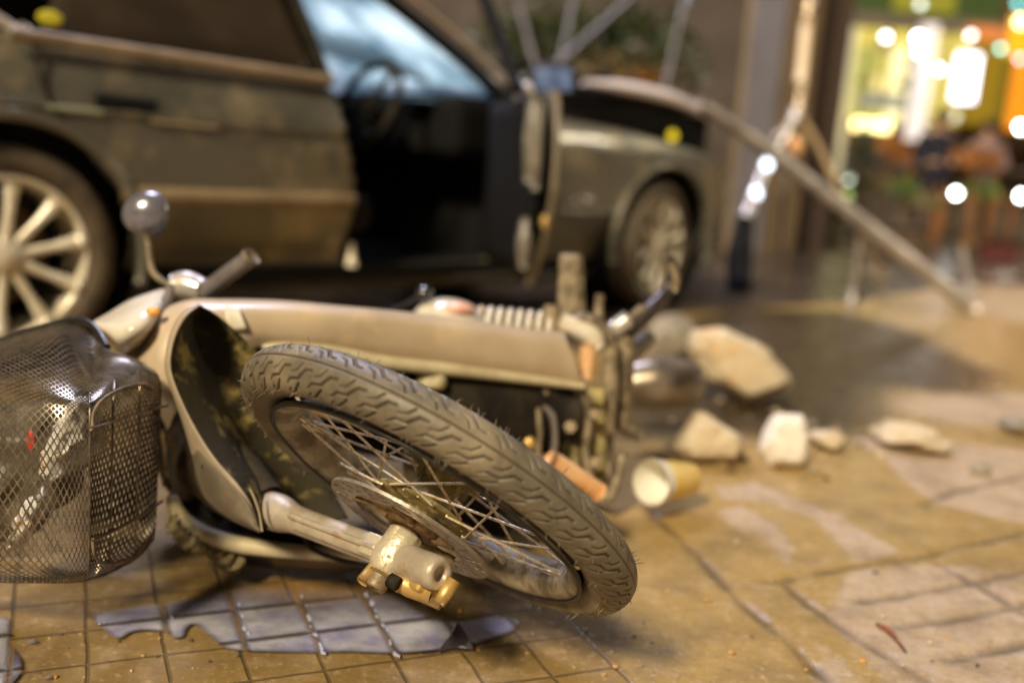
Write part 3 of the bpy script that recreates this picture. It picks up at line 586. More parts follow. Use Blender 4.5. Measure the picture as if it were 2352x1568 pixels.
# lower flank
Fl0 = [(440,1035,1.458),(447,1075,1.455),(456,1115,1.45),(478,1153,1.445),(526,1190,1.43),(598,1222,1.40)]
Fl1 = [(470,1030,1.425),(505,1075,1.41),(540,1115,1.40),(566,1150,1.395),(585,1185,1.39),(600,1221,1.39)]
Flm = [((a[0]+b[0])/2, (a[1]+b[1])/2, (a[2]+b[2])/2-.014) for a, b in zip(Fl0, Fl1)]
sheet('fender_flank', [PX(Fl0), PX(Flm), PX(Fl1)], m_flank, fen, nu=30, nv=12, thick=.003)
lathe('fender_screw', [(0, .003), (.004, .003), (.006, .001), (.006, -.003), (0, -.003)], P(472, 1069, 1.428), -rayd(472, 1069), m_black, fen, seg=16)
tube('fender_piping', PX([(572,1118,1.385), (585,1145,1.385), (596,1180,1.385), (602,1220,1.385)]), .0018, m_fender, fen, n=14, seg=8)
# mud clods and bracket behind fender
# leg shield / front cowl
colsS = [((303,815),(388,985),1.62),((330,780),(400,1010),1.60),((365,725),(440,1000),1.60),((430,694),(520,900),1.61),((520,690),(580,803),1.64),((640,693),(650,803),1.67),((780,705),(760,811),1.71),((900,716),(880,833),1.75),((1050,733),(1045,851),1.81),((1180,752),(1190,869),1.87),((1270,763),(1290,881),1.91),((1296,768),(1342,888),1.92)]
top = [P(a[0], a[1], d+.03) for a, b, d in colsS]; topb = [P(a[0]+2, a[1]+3, d+.10) for a, b, d in colsS]
bot = [P(b[0], b[1], d) for a, b, d in colsS]
mid1 = [P(a[0]*.8+b[0]*.2, a[1]*.8+b[1]*.2, d-.012) for a, b, d in colsS]; mid2 = [P(a[0]*.35+b[0]*.65, a[1]*.35+b[1]*.65, d-.018) for a, b, d in colsS]
shield = sheet('leg_shield', [topb, top, mid1, mid2, bot], m_shield, bike, nu=90, nv=26, thick=.004)
lipc = [(600,796,1.65),(650,800,1.66),(760,810,1.69),(880,832,1.735),(1045,850,1.795),(1190,868,1.855),(1290,881,1.90),(1340,888,1.915)]
tube('shield_lip', PX(lipc), [.005, .011, .014, .013, .012, .010, .008, .005], m_cream, shield, seg=16, n=50)
stk = [PX([(513,701,1.612),(531,704,1.618),(549,708,1.622)]), PX([(520,730,1.600),(540,731,1.607),(558,732,1.611)]), PX([(528,760,1.604),(548,758,1.609),(567,755,1.613)])]
sheet('sticker', stk, mat('sticker_white', (.86, .80, .62), rough=.3), shield, nu=10, nv=8, thick=.0008)
# inner body and headstock, dark
bodym = MB()
bodym.add(*tubeg(crom([P(420,760,1.80), P(560,850,1.82), P(800,900,1.86), P(1050,930,1.92), P(1300,950,2.0)], 14), np.array([.07,.09,.10,.10,.10,.105,.11,.11,.115,.115,.11,.10,.09,.07]), 20))
bodym.out('inner_body', m_black, bike)
tube('down_tube', PX([(700, 915, 1.68), (850, 905, 1.70), (960, 925, 1.72), (1010, 985, 1.72)]), [.030, .034, .03, .02], mat('grey_plastic_shine', (.50, .46, .40), (.30, .26, .20), rough=.2, scale=12), bike, n=20, seg=20)
# mirror, grip, headlight nacelle
stem = tube('handlebar', PX([(400, 660, 1.80), (430, 655, 1.80), (470, 668, 1.79)]), [.024, .026, .020], m_chrome, bike, n=12, seg=20)
tube('handle_grip', PX([(468, 672, 1.79), (520, 632, 1.77), (575, 592, 1.75)]), [.0155, .0150, .0150], mat('worn_grip_rubber', (.20, .18, .18), (.13, .11, .10), rough=.35, scale=20), stem, n=14, seg=20)
tube('bar_end', PX([(572, 594, 1.75), (581, 587, 1.748)]), [.0168, .0168], m_frame, stem, seg=20)
def ellipsoid(c, X, Y, Z, a, b, d, n=24, e=1.0):
    V = []; X, Y, Z = nrm(X), nrm(Y), nrm(Z)
    for i in range(n+1):
        t = math.pi*i/n
        for j in range(n*2):
            f = math.pi*2*j/(n*2); V.append(c+X*a*math.sin(t)*math.cos(f)+Y*b*math.sin(t)*math.sin(f)+Z*d*math.cos(t))
    return np.array(V), gridf(n+1, n*2, cv=True)
mir = mesh('rear_view_mirror', *ellipsoid(P(335, 489, 1.80), RV+UV*.4, UV-RV*.4, FV, .043, .038, .026), m_mirror, bike)
lathe('mirror_glass', [(0, .0), (.040, .0), (.041, .003), (.040, .006), (0, .006)], P(345, 492, 1.815), nrm(FV+RV*.5), m_glassy, mir)
tube('mirror_stem', PX([(336, 525, 1.80), (343, 580, 1.80), (350, 622, 1.80), (372, 645, 1.80), (402, 658, 1.80)]), .0058, m_frame, mir, n=30, seg=12)
hr = [PX([(218,738,1.66),(250,720,1.66),(300,690,1.67),(350,672,1.69),(378,664,1.72)]), PX([(216,742,1.61),(260,745,1.58),(310,725,1.58),(350,705,1.61),(384,680,1.68)]), PX([(222,760,1.61),(265,778,1.57),(305,770,1.56),(345,745,1.58),(380,705,1.66)]), PX([(240,800,1.63),(275,815,1.62),(300,812,1.62),(335,780,1.62),(372,728,1.68)])]
hn = sheet('headlamp_cowl', hr, m_white, bike, nu=30, nv=20, thick=.004)
tube('cowl_edge', PX([(392, 655, 1.68), (384, 690, 1.66), (355, 740, 1.62), (318, 790, 1.61), (285, 815, 1.62)]), [.006, .010, .013, .013, .008], m_flank, hn, n=24, seg=12)
mesh('cowl_highlight', *ellipsoid(P(352, 716, 1.585), RV, UV, FV, .012, .008, .006, 10), mat('highlight_spot', (.85, .42, .08), rough=.2), hn)  # spot put in for the bright highlight on the headlamp cowl
# rear clutter behind the shield
tube('brake_lever', PX([(895, 714, 2.05), (935, 700, 2.05), (975, 678, 2.05)]), [.006, .008, .010], m_black, bike, n=12)
mesh('lever_knob', *ellipsoid(P(975, 675, 2.04), RV, UV, FV, .019, .017, .017, 12), mat('glossy_black', (.03, .028, .03), rough=.12, coat=1), bike)
mesh('seat_hump', *ellipsoid(P(1035, 742, 2.08), RV+UV*-.1, UV, FV, .080, .052, .08), m_white, bike)
mesh('tail_lens', *ellipsoid(P(1052, 712, 2.03), RV, UV, FV, .035, .018, .03, 12), mat('faded_red_plastic', (.80, .42, .30), (.8, .6, .5), rough=.35, scale=20), bike)
sprp = []
for k in range(7*20):
    a = k/20*2*math.pi; f = k/140; c = P(1105+f*160, 738+f*14, 2.03); sprp.append(c+.027*(math.cos(a)*UV+math.sin(a)*FV))
tube('shock_spring', sprp, .0065, m_white, bike, seg=8)
tube('shock_damper', PX([(1090, 738, 2.03), (1300, 752, 2.03)]), [.014, .014], m_chrome, bike, n=6)
tube('shock_mount', PX([(1270, 700, 2.02), (1268, 735, 2.02), (1266, 765, 2.02)]), [.019, .018, .017], m_frame, bike, n=8)
tube('link_arm', PX([(1285, 738, 2.0), (1320, 752, 2.0), (1360, 772, 2.0), (1372, 800, 2.0)]), [.018, .020, .022, .018], m_white, bike, n=14)
tube('link_arm', PX([(1352, 790, 1.99), (1350, 830, 1.99), (1345, 870, 1.99)]), [.017, .017, .014], m_orange, bike, n=8)
pg = box('footrest', P(1306, 665, 2.12), UV-RV*-.03, RV, FV, (.150, .046, .040), m_frame, bike, bev=.008)
tube('footrest_pin', PX([(1322, 585, 2.12), (1330, 740, 2.12)]), [.016, .017], m_frame, pg, n=6)
tube('bracket_pin', PX([(1378, 675, 2.1), (1374, 735, 2.1)]), [.010, .011], m_frame, bike, n=5)
tube('frame_hoop', PX([(1300, 765, 2.0), (1330, 735, 2.0), (1375, 742, 2.0), (1400, 790, 2.0), (1402, 850, 2.0)]), .013, m_frame, bike, n=24)
tube('frame_tube', PX([(1402, 780, 2.0), (1400, 900, 2.0), (1392, 1000, 2.0), (1395, 1060, 2.0), (1400, 1085, 1.99), (1385, 1150, 1.98)]), [.016, .018, .016, .015, .015, .011], m_frame, bike, n=26)
tube('frame_tube', PX([(1440, 770, 2.05), (1432, 860, 2.05), (1428, 960, 2.05), (1440, 985, 2.05), (1475, 1000, 2.05)]), [.018, .022, .018, .014, .013], m_frame, bike, n=24)
tube('frame_tube', PX([(1430, 1040, 2.0), (1420, 1090, 1.99), (1398, 1150, 1.98)]), [.010, .012, .010], m_frame, bike, n=10)
tube('kick_lever', PX([(1400, 808, 2.1), (1440, 765, 2.12), (1495, 712, 2.14), (1532, 668, 2.16), (1544, 630, 2.16), (1538, 590, 2.16)]), [.014, .017, .018, .015, .014, .012], mat('black_steel_tube', (.045, .038, .04), (.09, .07, .06), rough=.3, metal=.5, scale=20), bike, n=34)
tube('side_stand', PX([(1450, 640, 2.2), (1468, 670, 2.2), (1500, 706, 2.18)]), [.007, .011, .012], m_black, bike, n=12)
tube('kick_pedal', PX([(1538, 600, 2.15), (1552, 640, 2.15), (1550, 670, 2.15)]), [.006, .009, .006], m_steel, bike, n=10)
tube('adjuster_bolt', PX([(1408, 760, 2.05), (1445, 730, 2.05)]), [.020, .018], m_chrome, bike, n=5)
tube('adjuster_bolt', PX([(1445, 735, 2.05), (1478, 704, 2.05)]), [.009, .009], m_frame, bike, n=5)
tube('swing_arm', PX([(1400, 850, 2.1), (1450, 810, 2.15), (1490, 775, 2.2)]), [.018, .022, .018], m_frame, bike, n=10)
# engine
eng = box('engine_block', P(1335, 1010, 2.03), RV, UV, FV, (.095, .215, .13), m_engine, bike, bev=.016)
tube('cylinder_fin', PX([(1300, 905, 1.96), (1385, 912, 1.96)]), [.018, .018], m_engine, eng, n=4)
tube('engine_pipe', PX([(1300, 930, 1.955), (1292, 1040, 1.955), (1298, 1075, 1.955)]), [.012, .012, .009], m_engine, eng, n=10)
tube('engine_pipe', PX([(1322, 1035, 1.95), (1318, 1120, 1.95)]), [.011, .009], m_engine, eng, n=6)
box('clutch_cover', P(1190, 1000, 1.95), RV, UV, FV, (.17, .15, .08), m_black, eng, bev=.03)
crk = crom(PX([(1085, 945, 1.895), (1105, 925, 1.89), (1160, 920, 1.89), (1235, 930, 1.89), (1268, 955, 1.89), (1275, 1010, 1.89), (1268, 1060, 1.89)]), 40)
tube('cover_gasket', crk, .0065, mat('grey_dusty_steel', (.24, .21, .18), rough=.4, metal=.4), eng, seg=10)
mesh('oil_cap', *ellipsoid(P(1216, 1018, 1.885), RV, UV, FV, .013, .014, .008, 12), m_brass, eng)
for k, (pts_, r_, m__) in enumerate([([(1075,905,1.90),(1120,890,1.90),(1200,898,1.90),(1270,905,1.91)], .006, m_frame), ([(1060,1010,1.88),(1110,1040,1.88),(1180,1060,1.88),(1255,1050,1.88)], .008, m_rust), ([(1130,900,1.9),(1138,960,1.88),(1132,1010,1.88)], .007, m_engine), ([(1235,935,1.88),(1240,1000,1.88),(1232,1060,1.88)], .006, m_frame), ([(1340,905,1.93),(1352,960,1.93),(1345,1040,1.93),(1360,1110,1.93)], .008, m_frame)]):
    tube('hose', PX(pts_), r_, m__, bike, n=18, seg=10)
for (x_, y_, r_) in [(1150, 950, .008), (1200, 960, .010), (1250, 900, .008), (1170, 1030, .007), (1310, 980, .012), (1365, 950, .010), (1365, 1060, .010), (1300, 1110, .009)]:
    lathe('casing_bolt', [(0, .006), (r_, .006), (r_*1.1, .0), (r_*1.1, -.02), (0, -.02)], P(x_, y_, 1.90), -rayd(x_, y_), m_steel, bike, seg=6, smooth=False)
for q in range(6): box('cooling_fin', P(1120+q*24, 880, 1.95), RV, UV, FV, (.004, .035, .09), m_engine, bike, bev=.001)
box('bracket_block', P(992, 868, 1.80), RV, UV, FV, (.055, .042, .05), m_engine, bike, bev=.01)
tube('exhaust_stub', PX([(1262, 1052, 1.72), (1318, 1090, 1.74), (1378, 1132, 1.76)]), [.0165, .0172, .0165], m_orange, bike, n=10, seg=24)
tube('down_pipe', PX([(1080, 1000, 1.78), (1085, 1130, 1.76), (1180, 1190, 1.76)]), [.05, .055, .04], m_black, bike, n=10, seg=20)
mesh('crankcase', *ellipsoid(P(1010, 1065, 1.62), RV, UV, FV, .060, .085, .05), mat('dusty_crankcase', (.30, .24, .15), (.16, .12, .07), rough=.6, scale=16, bump=.3), bike)
mesh('horn', *ellipsoid(P(1020, 1110, 1.50), RV, UV, FV, .024, .038, .02, 16), m_worn, bike)
muf = tube('muffler', PX([(1430, 888, 2.5), (1445, 885, 2.5), (1500, 880, 2.5), (1560, 880, 2.5), (1605, 884, 2.5), (1622, 888, 2.5)]), [.035, .058, .066, .064, .048, .014], mat('dusty_muffler', (.30, .25, .19), (.20, .16, .11), rough=.3, metal=.5, scale=16), bike, n=26, seg=30)
# lower leg shield on the ground
def bandrow(l): return PX(l)
ls = [bandrow([(398,1118,1.66),(425,1150,1.66),(470,1190,1.64),(560,1225,1.60),(700,1250,1.56),(820,1262,1.53),(930,1262,1.52)]),
      bandrow([(392,1140,1.62),(412,1182,1.60),(462,1222,1.58),(555,1248,1.55),(700,1266,1.53),(830,1272,1.51),(930,1272,1.50)]),
      bandrow([(392,1158,1.62),(412,1205,1.60),(465,1245,1.58),(560,1270,1.55),(700,1284,1.53),(830,1286,1.51),(930,1284,1.50)]),
      bandrow([(398,1170,1.66),(420,1220,1.65),(470,1262,1.64),(565,1292,1.62),(700,1306,1.60),(830,1308,1.58),(930,1300,1.56)])]
low = sheet('lower_leg_shield', ls, m_dark_p, bike, nu=60, nv=22, thick=.004)
tube('shield_stripe', PX([(394,1142,1.605),(405,1172,1.59),(432,1205,1.575),(490,1235,1.56),(570,1254,1.543),(700,1268,1.522),(830,1276,1.505),(930,1276,1.49)]), [.010, .012, .014, .014, .013, .011, .010, .008], m_cream, low, n=50, seg=14)
tube('floor_rail', PX([(410,1100,1.70),(440,1150,1.70),(520,1200,1.66),(640,1228,1.60),(760,1245,1.56)]), [.02, .03, .034, .03, .02], m_black, low, n=30, seg=16)
flm = []
for t_ in range(3):
    flm.append([])
base_l = [(388,1185),(405,1215),(440,1240),(480,1262),(520,1282),(560,1300)]
for k, (dx, dy, dz) in enumerate([(4, -12, 1.56), (-2, 4, 1.55), (-8, 20, 1.56)]):
    for (x, y) in base_l: flm[k].append(P(x+dx+random.uniform(-5, 5), y+dy+random.uniform(-5, 5), dz+random.uniform(-.012, .012)))
sheet('torn_film', flm, m_film, low, nu=50, nv=10, thick=.0006, bulge=lambda u, v: np.stack([.004*np.sin(u*60+v*3)+0*v, .004*np.cos(u*47)+0*v, .005*np.sin(u*75+v*9)], -1)[..., 0, :] if False else 0.004*np.concatenate([np.sin(u*60+v*3), np.cos(u*47+v*5), np.sin(u*75+v*9)], -1))
# small brackets between basket and fender
tube('basket_bracket', PX([(375, 985, 1.60), (382, 1060, 1.60), (378, 1115, 1.60)]), .0045, m_rust, bike, n=12)
tube('basket_bracket', PX([(380, 1082, 1.60), (410, 1098, 1.60), (440, 1100, 1.60)]), [.005, .010, .008], m_frame, bike, n=12)
mesh('gap_darkener', *ellipsoid(P(428, 1040, 1.56), RV, UV, FV, .030, .075, .03), m_black, bike)  # black ellipsoid added to darken the gap between basket and fender
mesh('headstock_cover', *ellipsoid(P(430, 985, 1.75), RV, UV, FV, .06, .13, .05), m_black, bike)

# ------------------------------------------------------------------ basket of expanded mesh (fixed to the bike)
bk = thing('wire_basket', 'black expanded mesh wire basket with white bag inside at the left edge of the frame', 'basket', (-.75, 1.45, 0))
def expanded(Sf, nu, nv, strand=.24, thick=.0007):
    mb = MB()
    for j in range(nv*2):
        for i in range(nu+1):
            cu = i+(.5 if j % 2 else 0); cv = j*.5
            o_ = [(cu-.5, cv), (cu-.12, cv-.42), (cu+.12, cv-.42), (cu+.5, cv), (cu+.12, cv+.42), (cu-.12, cv+.42)]
            o_ = [(cu-.52, cv), (cu-.14, cv-.5), (cu+.14, cv-.5), (cu+.52, cv), (cu+.14, cv+.5), (cu-.14, cv+.5)]
            V = []
            for (a, b) in o_:
                V.append(Sf(min(max(a/nu, 0), 1), min(max(b/nv, 0), 1)))
            for (a, b) in o_:
                a2 = cu+(a-cu)*(1-strand); b2 = cv+(b-cv)*(1-strand*1.1); V.append(Sf(min(max(a2/nu, 0), 1), min(max(b2/nv, 0), 1)))
            mb.add(V, [(k, (k+1) % 6, 6+(k+1) % 6, 6+k) for k in range(6)])
    return mb
def surf(ctrl, nu=60, nv=60):
    C_ = np.array([[P(*q) for q in row] for row in ctrl])      # rows (v) x cols (u)
    R = np.array([crom(r, nu) for r in C_]); Gd = np.array([crom(R[:, i], nv) for i in range(nu)])   # nu x nv
    def Sf(u, v):
        x = u*(nu-1); y = v*(nv-1); i = min(int(x), nu-2); j = min(int(y), nv-2); fx_, fy_ = x-i, y-j
        return (Gd[i, j]*(1-fx_)+Gd[i+1, j]*fx_)*(1-fy_)+(Gd[i, j+1]*(1-fx_)+Gd[i+1, j+1]*fx_)*fy_
    return Sf
ctrlF = [[(-200,1332,1.36),(-60,1336,1.33),(60,1338,1.31),(150,1338,1.305),(198,1334,1.315)],
         [(-210,1280,1.33),(-60,1290,1.29),(60,1295,1.275),(150,1298,1.27),(203,1295,1.285)],
         [(-220,1100,1.31),(-60,1105,1.27),(60,1110,1.255),(150,1115,1.255),(205,1115,1.27)],
         [(-235,940,1.32),(-60,945,1.28),(60,950,1.265),(150,955,1.262),(206,958,1.275)],
         [(-240,865,1.36),(-60,868,1.32),(60,880,1.295),(150,900,1.285),(205,915,1.295)],
         [(-245,835,1.42),(-60,825,1.40),(60,818,1.39),(150,835,1.365),(210,872,1.36)],
         [(-250,812,1.54),(-60,800,1.52),(60,776,1.51),(140,762,1.50),(215,838,1.45)],
         [(-255,800,1.62),(-60,795,1.60),(60,762,1.59),(150,739,1.58),(215,765,1.55)]]
SF = surf(ctrlF); bf = expanded(SF, 21, 42, strand=.30)
bpn = bf.out('mesh_side', m_basket, bk, smooth=False, mods=[('SOLIDIFY', dict(thickness=.0009, offset=0))])
ctrlB = [[(198,1334,1.315),(230,1326,1.34),(270,1308,1.38),(320,1278,1.43),(352,1240,1.46)],
         [(203,1295,1.285),(235,1285,1.32),(280,1265,1.37),(325,1235,1.42),(358,1200,1.46)],
         [(205,1115,1.27),(240,1100,1.31),(285,1080,1.36),(330,1058,1.41),(364,1040,1.45)],
         [(206,958,1.275),(242,940,1.31),(290,920,1.36),(335,908,1.41),(370,905,1.45)],
         [(205,915,1.295),(245,892,1.33),(290,872,1.38),(330,862,1.42),(366,868,1.45)],
         [(210,872,1.36),(245,850,1.39),(285,838,1.42),(325,838,1.44),(355,850,1.46)],
         [(215,838,1.45),(240,815,1.45),(270,812,1.45),(305,822,1.455),(340,840,1.465)],
         [(215,765,1.55),(235,788,1.53),(255,805,1.51),(285,815,1.50),(330,832,1.49)]]
SB = surf(ctrlB); bb = expanded(SB, 19, 42, strand=.52)
bb.out('mesh_base', m_basket, bk, smooth=False, mods=[('SOLIDIFY', dict(thickness=.0009, offset=0))])
# far walls so that the basket is a real box
ctrlK = [[(-200,1300,1.62),(352,1240,1.60)], [(-230,1100,1.66),(362,1040,1.62)], [(-245,900,1.66),(350,880,1.60)], [(-255,802,1.63),(330,834,1.50)]]
SK = surf(ctrlK); expanded(SK, 40, 40).out('mesh_side', m_basket, bk, smooth=False, mods=[('SOLIDIFY', dict(thickness=.0009, offset=0))])
tube('basket_rim', PX([(-255,802,1.615),(-60,797,1.60),(0,784,1.59),(60,764,1.585),(110,748,1.58),(150,738,1.575),(185,736,1.565),(215,750,1.55),(235,778,1.53),(246,798,1.51)]), .0058, m_rimw, bk, n=70, seg=12)
def wire(pts, r=.0021): tube('reinforcing_wire', PX(pts), r, m_wire, bk, n=30, seg=8)
wire([(208,985,1.262),(240,975,1.30),(285,960,1.355),(335,942,1.41),(385,930,1.46)], .0026)
wire([(212,980,1.262),(216,945,1.27),(238,915,1.29),(285,890,1.34),(330,882,1.39),(352,892,1.43)], .0022)
wire([(212,1238,1.272),(240,1228,1.31),(285,1205,1.365),(330,1178,1.42),(372,1150,1.46)], .0026)
wire([(212,1238,1.272),(218,1275,1.28),(235,1292,1.31),(270,1292,1.36),(310,1275,1.40),(345,1225,1.45)], .0022)
for fx_ in (0.02, .36, .68): tube('reinforcing_wire', [SB(fx_, v)-FV*.003 for v in np.linspace(.03, .62, 24)], .0016, m_basket, bk, seg=8)
tube('reinforcing_wire', [SB(u, .02) for u in np.linspace(0, 1, 24)], .0024, m_basket, bk, seg=8)
# bag in the basket
V, Fc = ellipsoid(P(60, 1070, 1.44), RV*1+UV*.5, UV, FV, .12, .10, .045, 40)
Vn = [v+Vector(mnoise.noise_vector(Vector(v)*22))*.022 for v in map(Vector, V)]
tag(mesh('shopping_bag', [list(v) for v in Vn], Fc, mat('bag_plastic', (.19, .15, .09), (.11, .09, .06), rough=.4, scale=11, bump=.3)), 'dull brown crumpled bag inside the wire basket', 'bag')
m_scrap = mat('white_orange_paper', (.92, .90, .86), (.80, .74, .62), rough=.35, scale=50, lo=.45, hi=.55, c3=(.90, .42, .06), s3=42, lo3=.60, hi3=.63)
for q_, (x_, y_, a_, b_, rt_, lb_) in enumerate([(152, 1010, .026, .060, -.36, 'white and orange scrap of packaging behind the basket mesh, upper one'), (62, 1195, .014, .046, -.45, 'pale scrap of packaging behind the basket mesh, lower one')]):
    V, Fc = ellipsoid(P(x_, y_, 1.315), RV*math.cos(rt_)-UV*math.sin(rt_), UV*math.cos(rt_)+RV*math.sin(rt_)*-1, FV, a_, b_, .02, 24)
    V = [list(v+Vector(mnoise.noise_vector(v*70))*.012) for v in map(Vector, V)]
    tag(mesh('packaging_scrap', V, Fc, m_scrap), lb_, 'packaging')
mesh('red_label', *ellipsoid(P(71, 1012, 1.335), RV, UV, FV, .006, .016, .003, 8), mat('red_plastic', (.75, .06, .03), rough=.4), bk)
for (x, y, d) in [(150, 985, 1.30), (168, 1040, 1.30), (52, 1188, 1.30), (140, 935, 1.31)]: pass

# ------------------------------------------------------------------ the car
CA = G(20, 849); CB = G(1512, 712); AX = nrm(CB-CA); NN = np.cross(AX, Z3)
def CL(x, z, y=0.0): return CA+AX*x+Z3*z-NN*y          # y inward, negative = toward the camera side
car = thing('car', 'dusty grey saloon car with its front door open behind the fallen motorbike', 'car', CL(1.4, 0, .85))
def side_y(x, z):
    y = .10*np.clip((.47-z)/.27, 0, 1)**1.2+np.where(z < .75, -.022*np.sin(np.clip((z-.3)/.45, 0, 1)*np.pi*.6), -.021+.075*((z-.75)/.2)**1.5*(z > .75))
    y = y+np.where(x > 3.38, ((x-3.38)/.42)**2.2*.26, 0)+np.where(x < -.75, ((-.75-x)/.4)**2*.2, 0)
    return y
def top_z(x):
    return np.interp(x, [-1.2, -.9, -.2, .1, 1.1, 1.95, 2.15, 2.75, 3.23, 3.45, 3.60, 3.72, 3.85], [.72, .90, .935, .93, .912, .90, .88, .845, .79, .73, .64, .54, .40])
st = .0165; xg = np.arange(-1.1, 3.80, st); nzv = 46
V = []; 
for x in xg:
    zt = top_z(x)
    for k in range(nzv):
        z = .20+(zt-.20)*k/(nzv-1); V.append(CL(x, z, float(side_y(np.float64(x), np.float64(z)))))
    for (dz, dy) in ((.004, .02), (.004, .05)): V.append(CL(x, zt+dz, float(side_y(np.float64(x), np.float64(zt)))+dy))
nzz = nzv+2; Fc = []
for i in range(len(xg)-1):
    x = xg[i]+st/2; zt = top_z(x)
    for k in range(nzz-1):
        z = .20+(zt-.20)*(k+.5)/(nzv-1)
        if math.hypot(x, z-.33) < .375 or math.hypot(x-3.0, z-.33) < .375: continue
        dl = 1.165-.10*max(0, (z-.55)/.35)
        if dl < x < 1.90 and z > .27: continue
        Fc.append((i*nzz+k, (i+1)*nzz+k, (i+1)*nzz+k+1, i*nzz+k+1))
body = mesh('body', V, Fc, m_carpaint, car, mods=[('SOLIDIFY', dict(thickness=.012, offset=-1))])
for cx in (0, 3.0):
    V, Fc = [], []
    arc = [CL(cx+.385*math.cos(a), .33+.385*math.sin(a), -.028) for a in np.linspace(-.25, math.pi+.2, 60)]
    tube('wheel_arch', arc, .020, m_carpaint, body, seg=12)
    V, Fc = latheg([(.385, 0), (.385, .25), (0, .25)], CL(cx, .33, .01), -NN, 40); mesh('arch_liner', V, Fc, m_cardark, body)
# sills, strips, seams, handle
def strip(name, x0, x1, z0, z1, y, m, n=16):
    V = []; Fc = []
    for i in range(n):
        x = x0+(x1-x0)*i/(n-1)
        for (z, yy) in ((z0(x), y+.01), (z0(x), y-.006), (z0(x)*.5+z1(x)*.5, y-.012), (z1(x), y-.006), (z1(x), y+.01)): V.append(CL(x, z, yy))
    return mesh(name, V, gridf(n, 5), m, body)
strip('rub_strip', .31, 1.155, lambda x: .478, lambda x: .530, -.024, m_trim)
strip('rub_strip', 1.92, 2.62, lambda x: .470, lambda x: .490, -.024, m_carpaint)
strip('belt_moulding', .02, 1.06, lambda x: top_z(x)-.022, lambda x: top_z(x)+.014, -.004, m_trim)
strip('shoulder_crease', -.8, 1.07, lambda x: .735-.012*x, lambda x: .752-.012*x, -.020, m_carpaint)
strip('sill', .38, 2.6, lambda x: .165, lambda x: .215, .09, mat('dark_sill', (.09, .078, .055), (.05, .045, .032), rough=.5, scale=5))
tube('door_seam', [CL(x, z, y-.004) for x, z, y in [(.075, .925, -.002), (.085, .84, -.012), (.115, .76, -.02), (.16, .70, -.02), (.24, .60, -.023), (.31, .52, -.024), (.345, .44, -.022), (.36, .34, -.01), (.37, .29, 0)]], .006, m_seam, body, seg=8, n=40)
tube('door_seam', [CL(x, .285, -.003) for x in (.37, .8, 1.16)], .006, m_seam, body, seg=8)
strip('handle_recess', .24, .42, lambda x: .745-.02*x, lambda x: .80-.02*x, -.018, m_cardark)
strip('door_handle', .10, .26, lambda x: .735-.02*x, lambda x: .752-.02*x, -.022, mat('pale_green_sheen', (.42, .45, .32), rough=.3, metal=.4))
strip('door_handle', .40, .62, lambda x: .728-.02*x, lambda x: .740-.02*x, -.022, mat('pale_tan_sheen', (.50, .42, .27), rough=.3, metal=.4))
tube('badge', [CL(2.33, .535, -.03), CL(2.42, .535, -.03)], .014, m_chrome, body)
tube('paint_chip', [CL(1.165, .27, -.01), CL(1.165, .35, -.01)], [.022, .006], m_alloy, body)
# greenhouse
def quadsheet(name, c, m, parent=car, thick=.006, nu=14, nv=8): return sheet(name, [c[0], c[1]], m, parent, nu=nu, nv=nv, thick=thick)
rw = quadsheet('rear_side_window', ([CL(.12, .945, .05), CL(.6, .935, .05), CL(1.05, .925, .05)], [CL(.30, 1.34, .24), CL(.62, 1.36, .25), CL(.92, 1.37, .25)]), m_window)
tube('window_frame', [CL(1.07, .90, .04), CL(1.00, 1.13, .12), CL(.94, 1.38, .25)], .022, m_black, car, n=16)
tube('window_frame', [CL(.06, .935, .045), CL(-.08, 1.02, .08), CL(-.22, 1.12, .13), CL(-.28, 1.25, .2)], .016, m_chrome, car, n=16)
tube('roof_pillar', [CL(-.55, .94, .08), CL(-.20, 1.20, .20), CL(.12, 1.38, .27)], .05, m_carpaint, car, n=16)
tube('door_guard', [CL(.055, .95, .03), CL(.075, .94, .03)], .016, m_chrome, car)
mesh('window_sticker', *ellipsoid(CL(.14, .985, .04), AX, Z3, NN, .035, .022, .003, 10), mat('yellow_green_sticker', (.72, .66, .04), rough=.5), rw)
tube('roof_pillar', [CL(1.98, .90, .06), CL(1.80, 1.04, .12), CL(1.50, 1.22, .20), CL(1.20, 1.37, .27)], [.030, .028, .028, .03], m_cardark, car, n=20)
tube('pillar_trim', [CL(2.02, .93, .03), CL(1.84, 1.07, .09), CL(1.54, 1.25, .17), CL(1.24, 1.40, .24)], [.012, .014, .014, .012], m_trim, car, n=20)
rf = [[CL(x, 1.40-.25*abs(x-.6)**2*.3, .26) for x in (-.1, .3, .7, 1.2)], [CL(x, 1.44, .85) for x in (-.1, .3, .7, 1.2)], [CL(x, 1.40-.25*abs(x-.6)**2*.3, 1.45) for x in (-.1, .3, .7, 1.2)]]
sheet('roof', rf, m_carpaint, car, nu=14, nv=12, thick=.03)
sheet('windscreen', [[CL(1.26, 1.37, .30), CL(1.22, 1.42, .85), CL(1.26, 1.37, 1.4)], [CL(2.02, .93, .12), CL(2.12, .94, .85), CL(2.02, .93, 1.6)]], m_screen, car, nu=12, nv=12, thick=.005)
sheet('far_side_window', [[CL(1.05, .93, 1.66), CL(1.95, .93, 1.66)], [CL(.95, 1.36, 1.45), CL(1.30, 1.36, 1.45)]], m_screen, car, nu=8, nv=8, thick=.005)
sheet('far_side_window', [[CL(.0, .93, 1.66), CL(1.0, .93, 1.66)], [CL(.2, 1.36, 1.45), CL(.9, 1.36, 1.45)]], m_window, car, nu=8, nv=8, thick=.005)
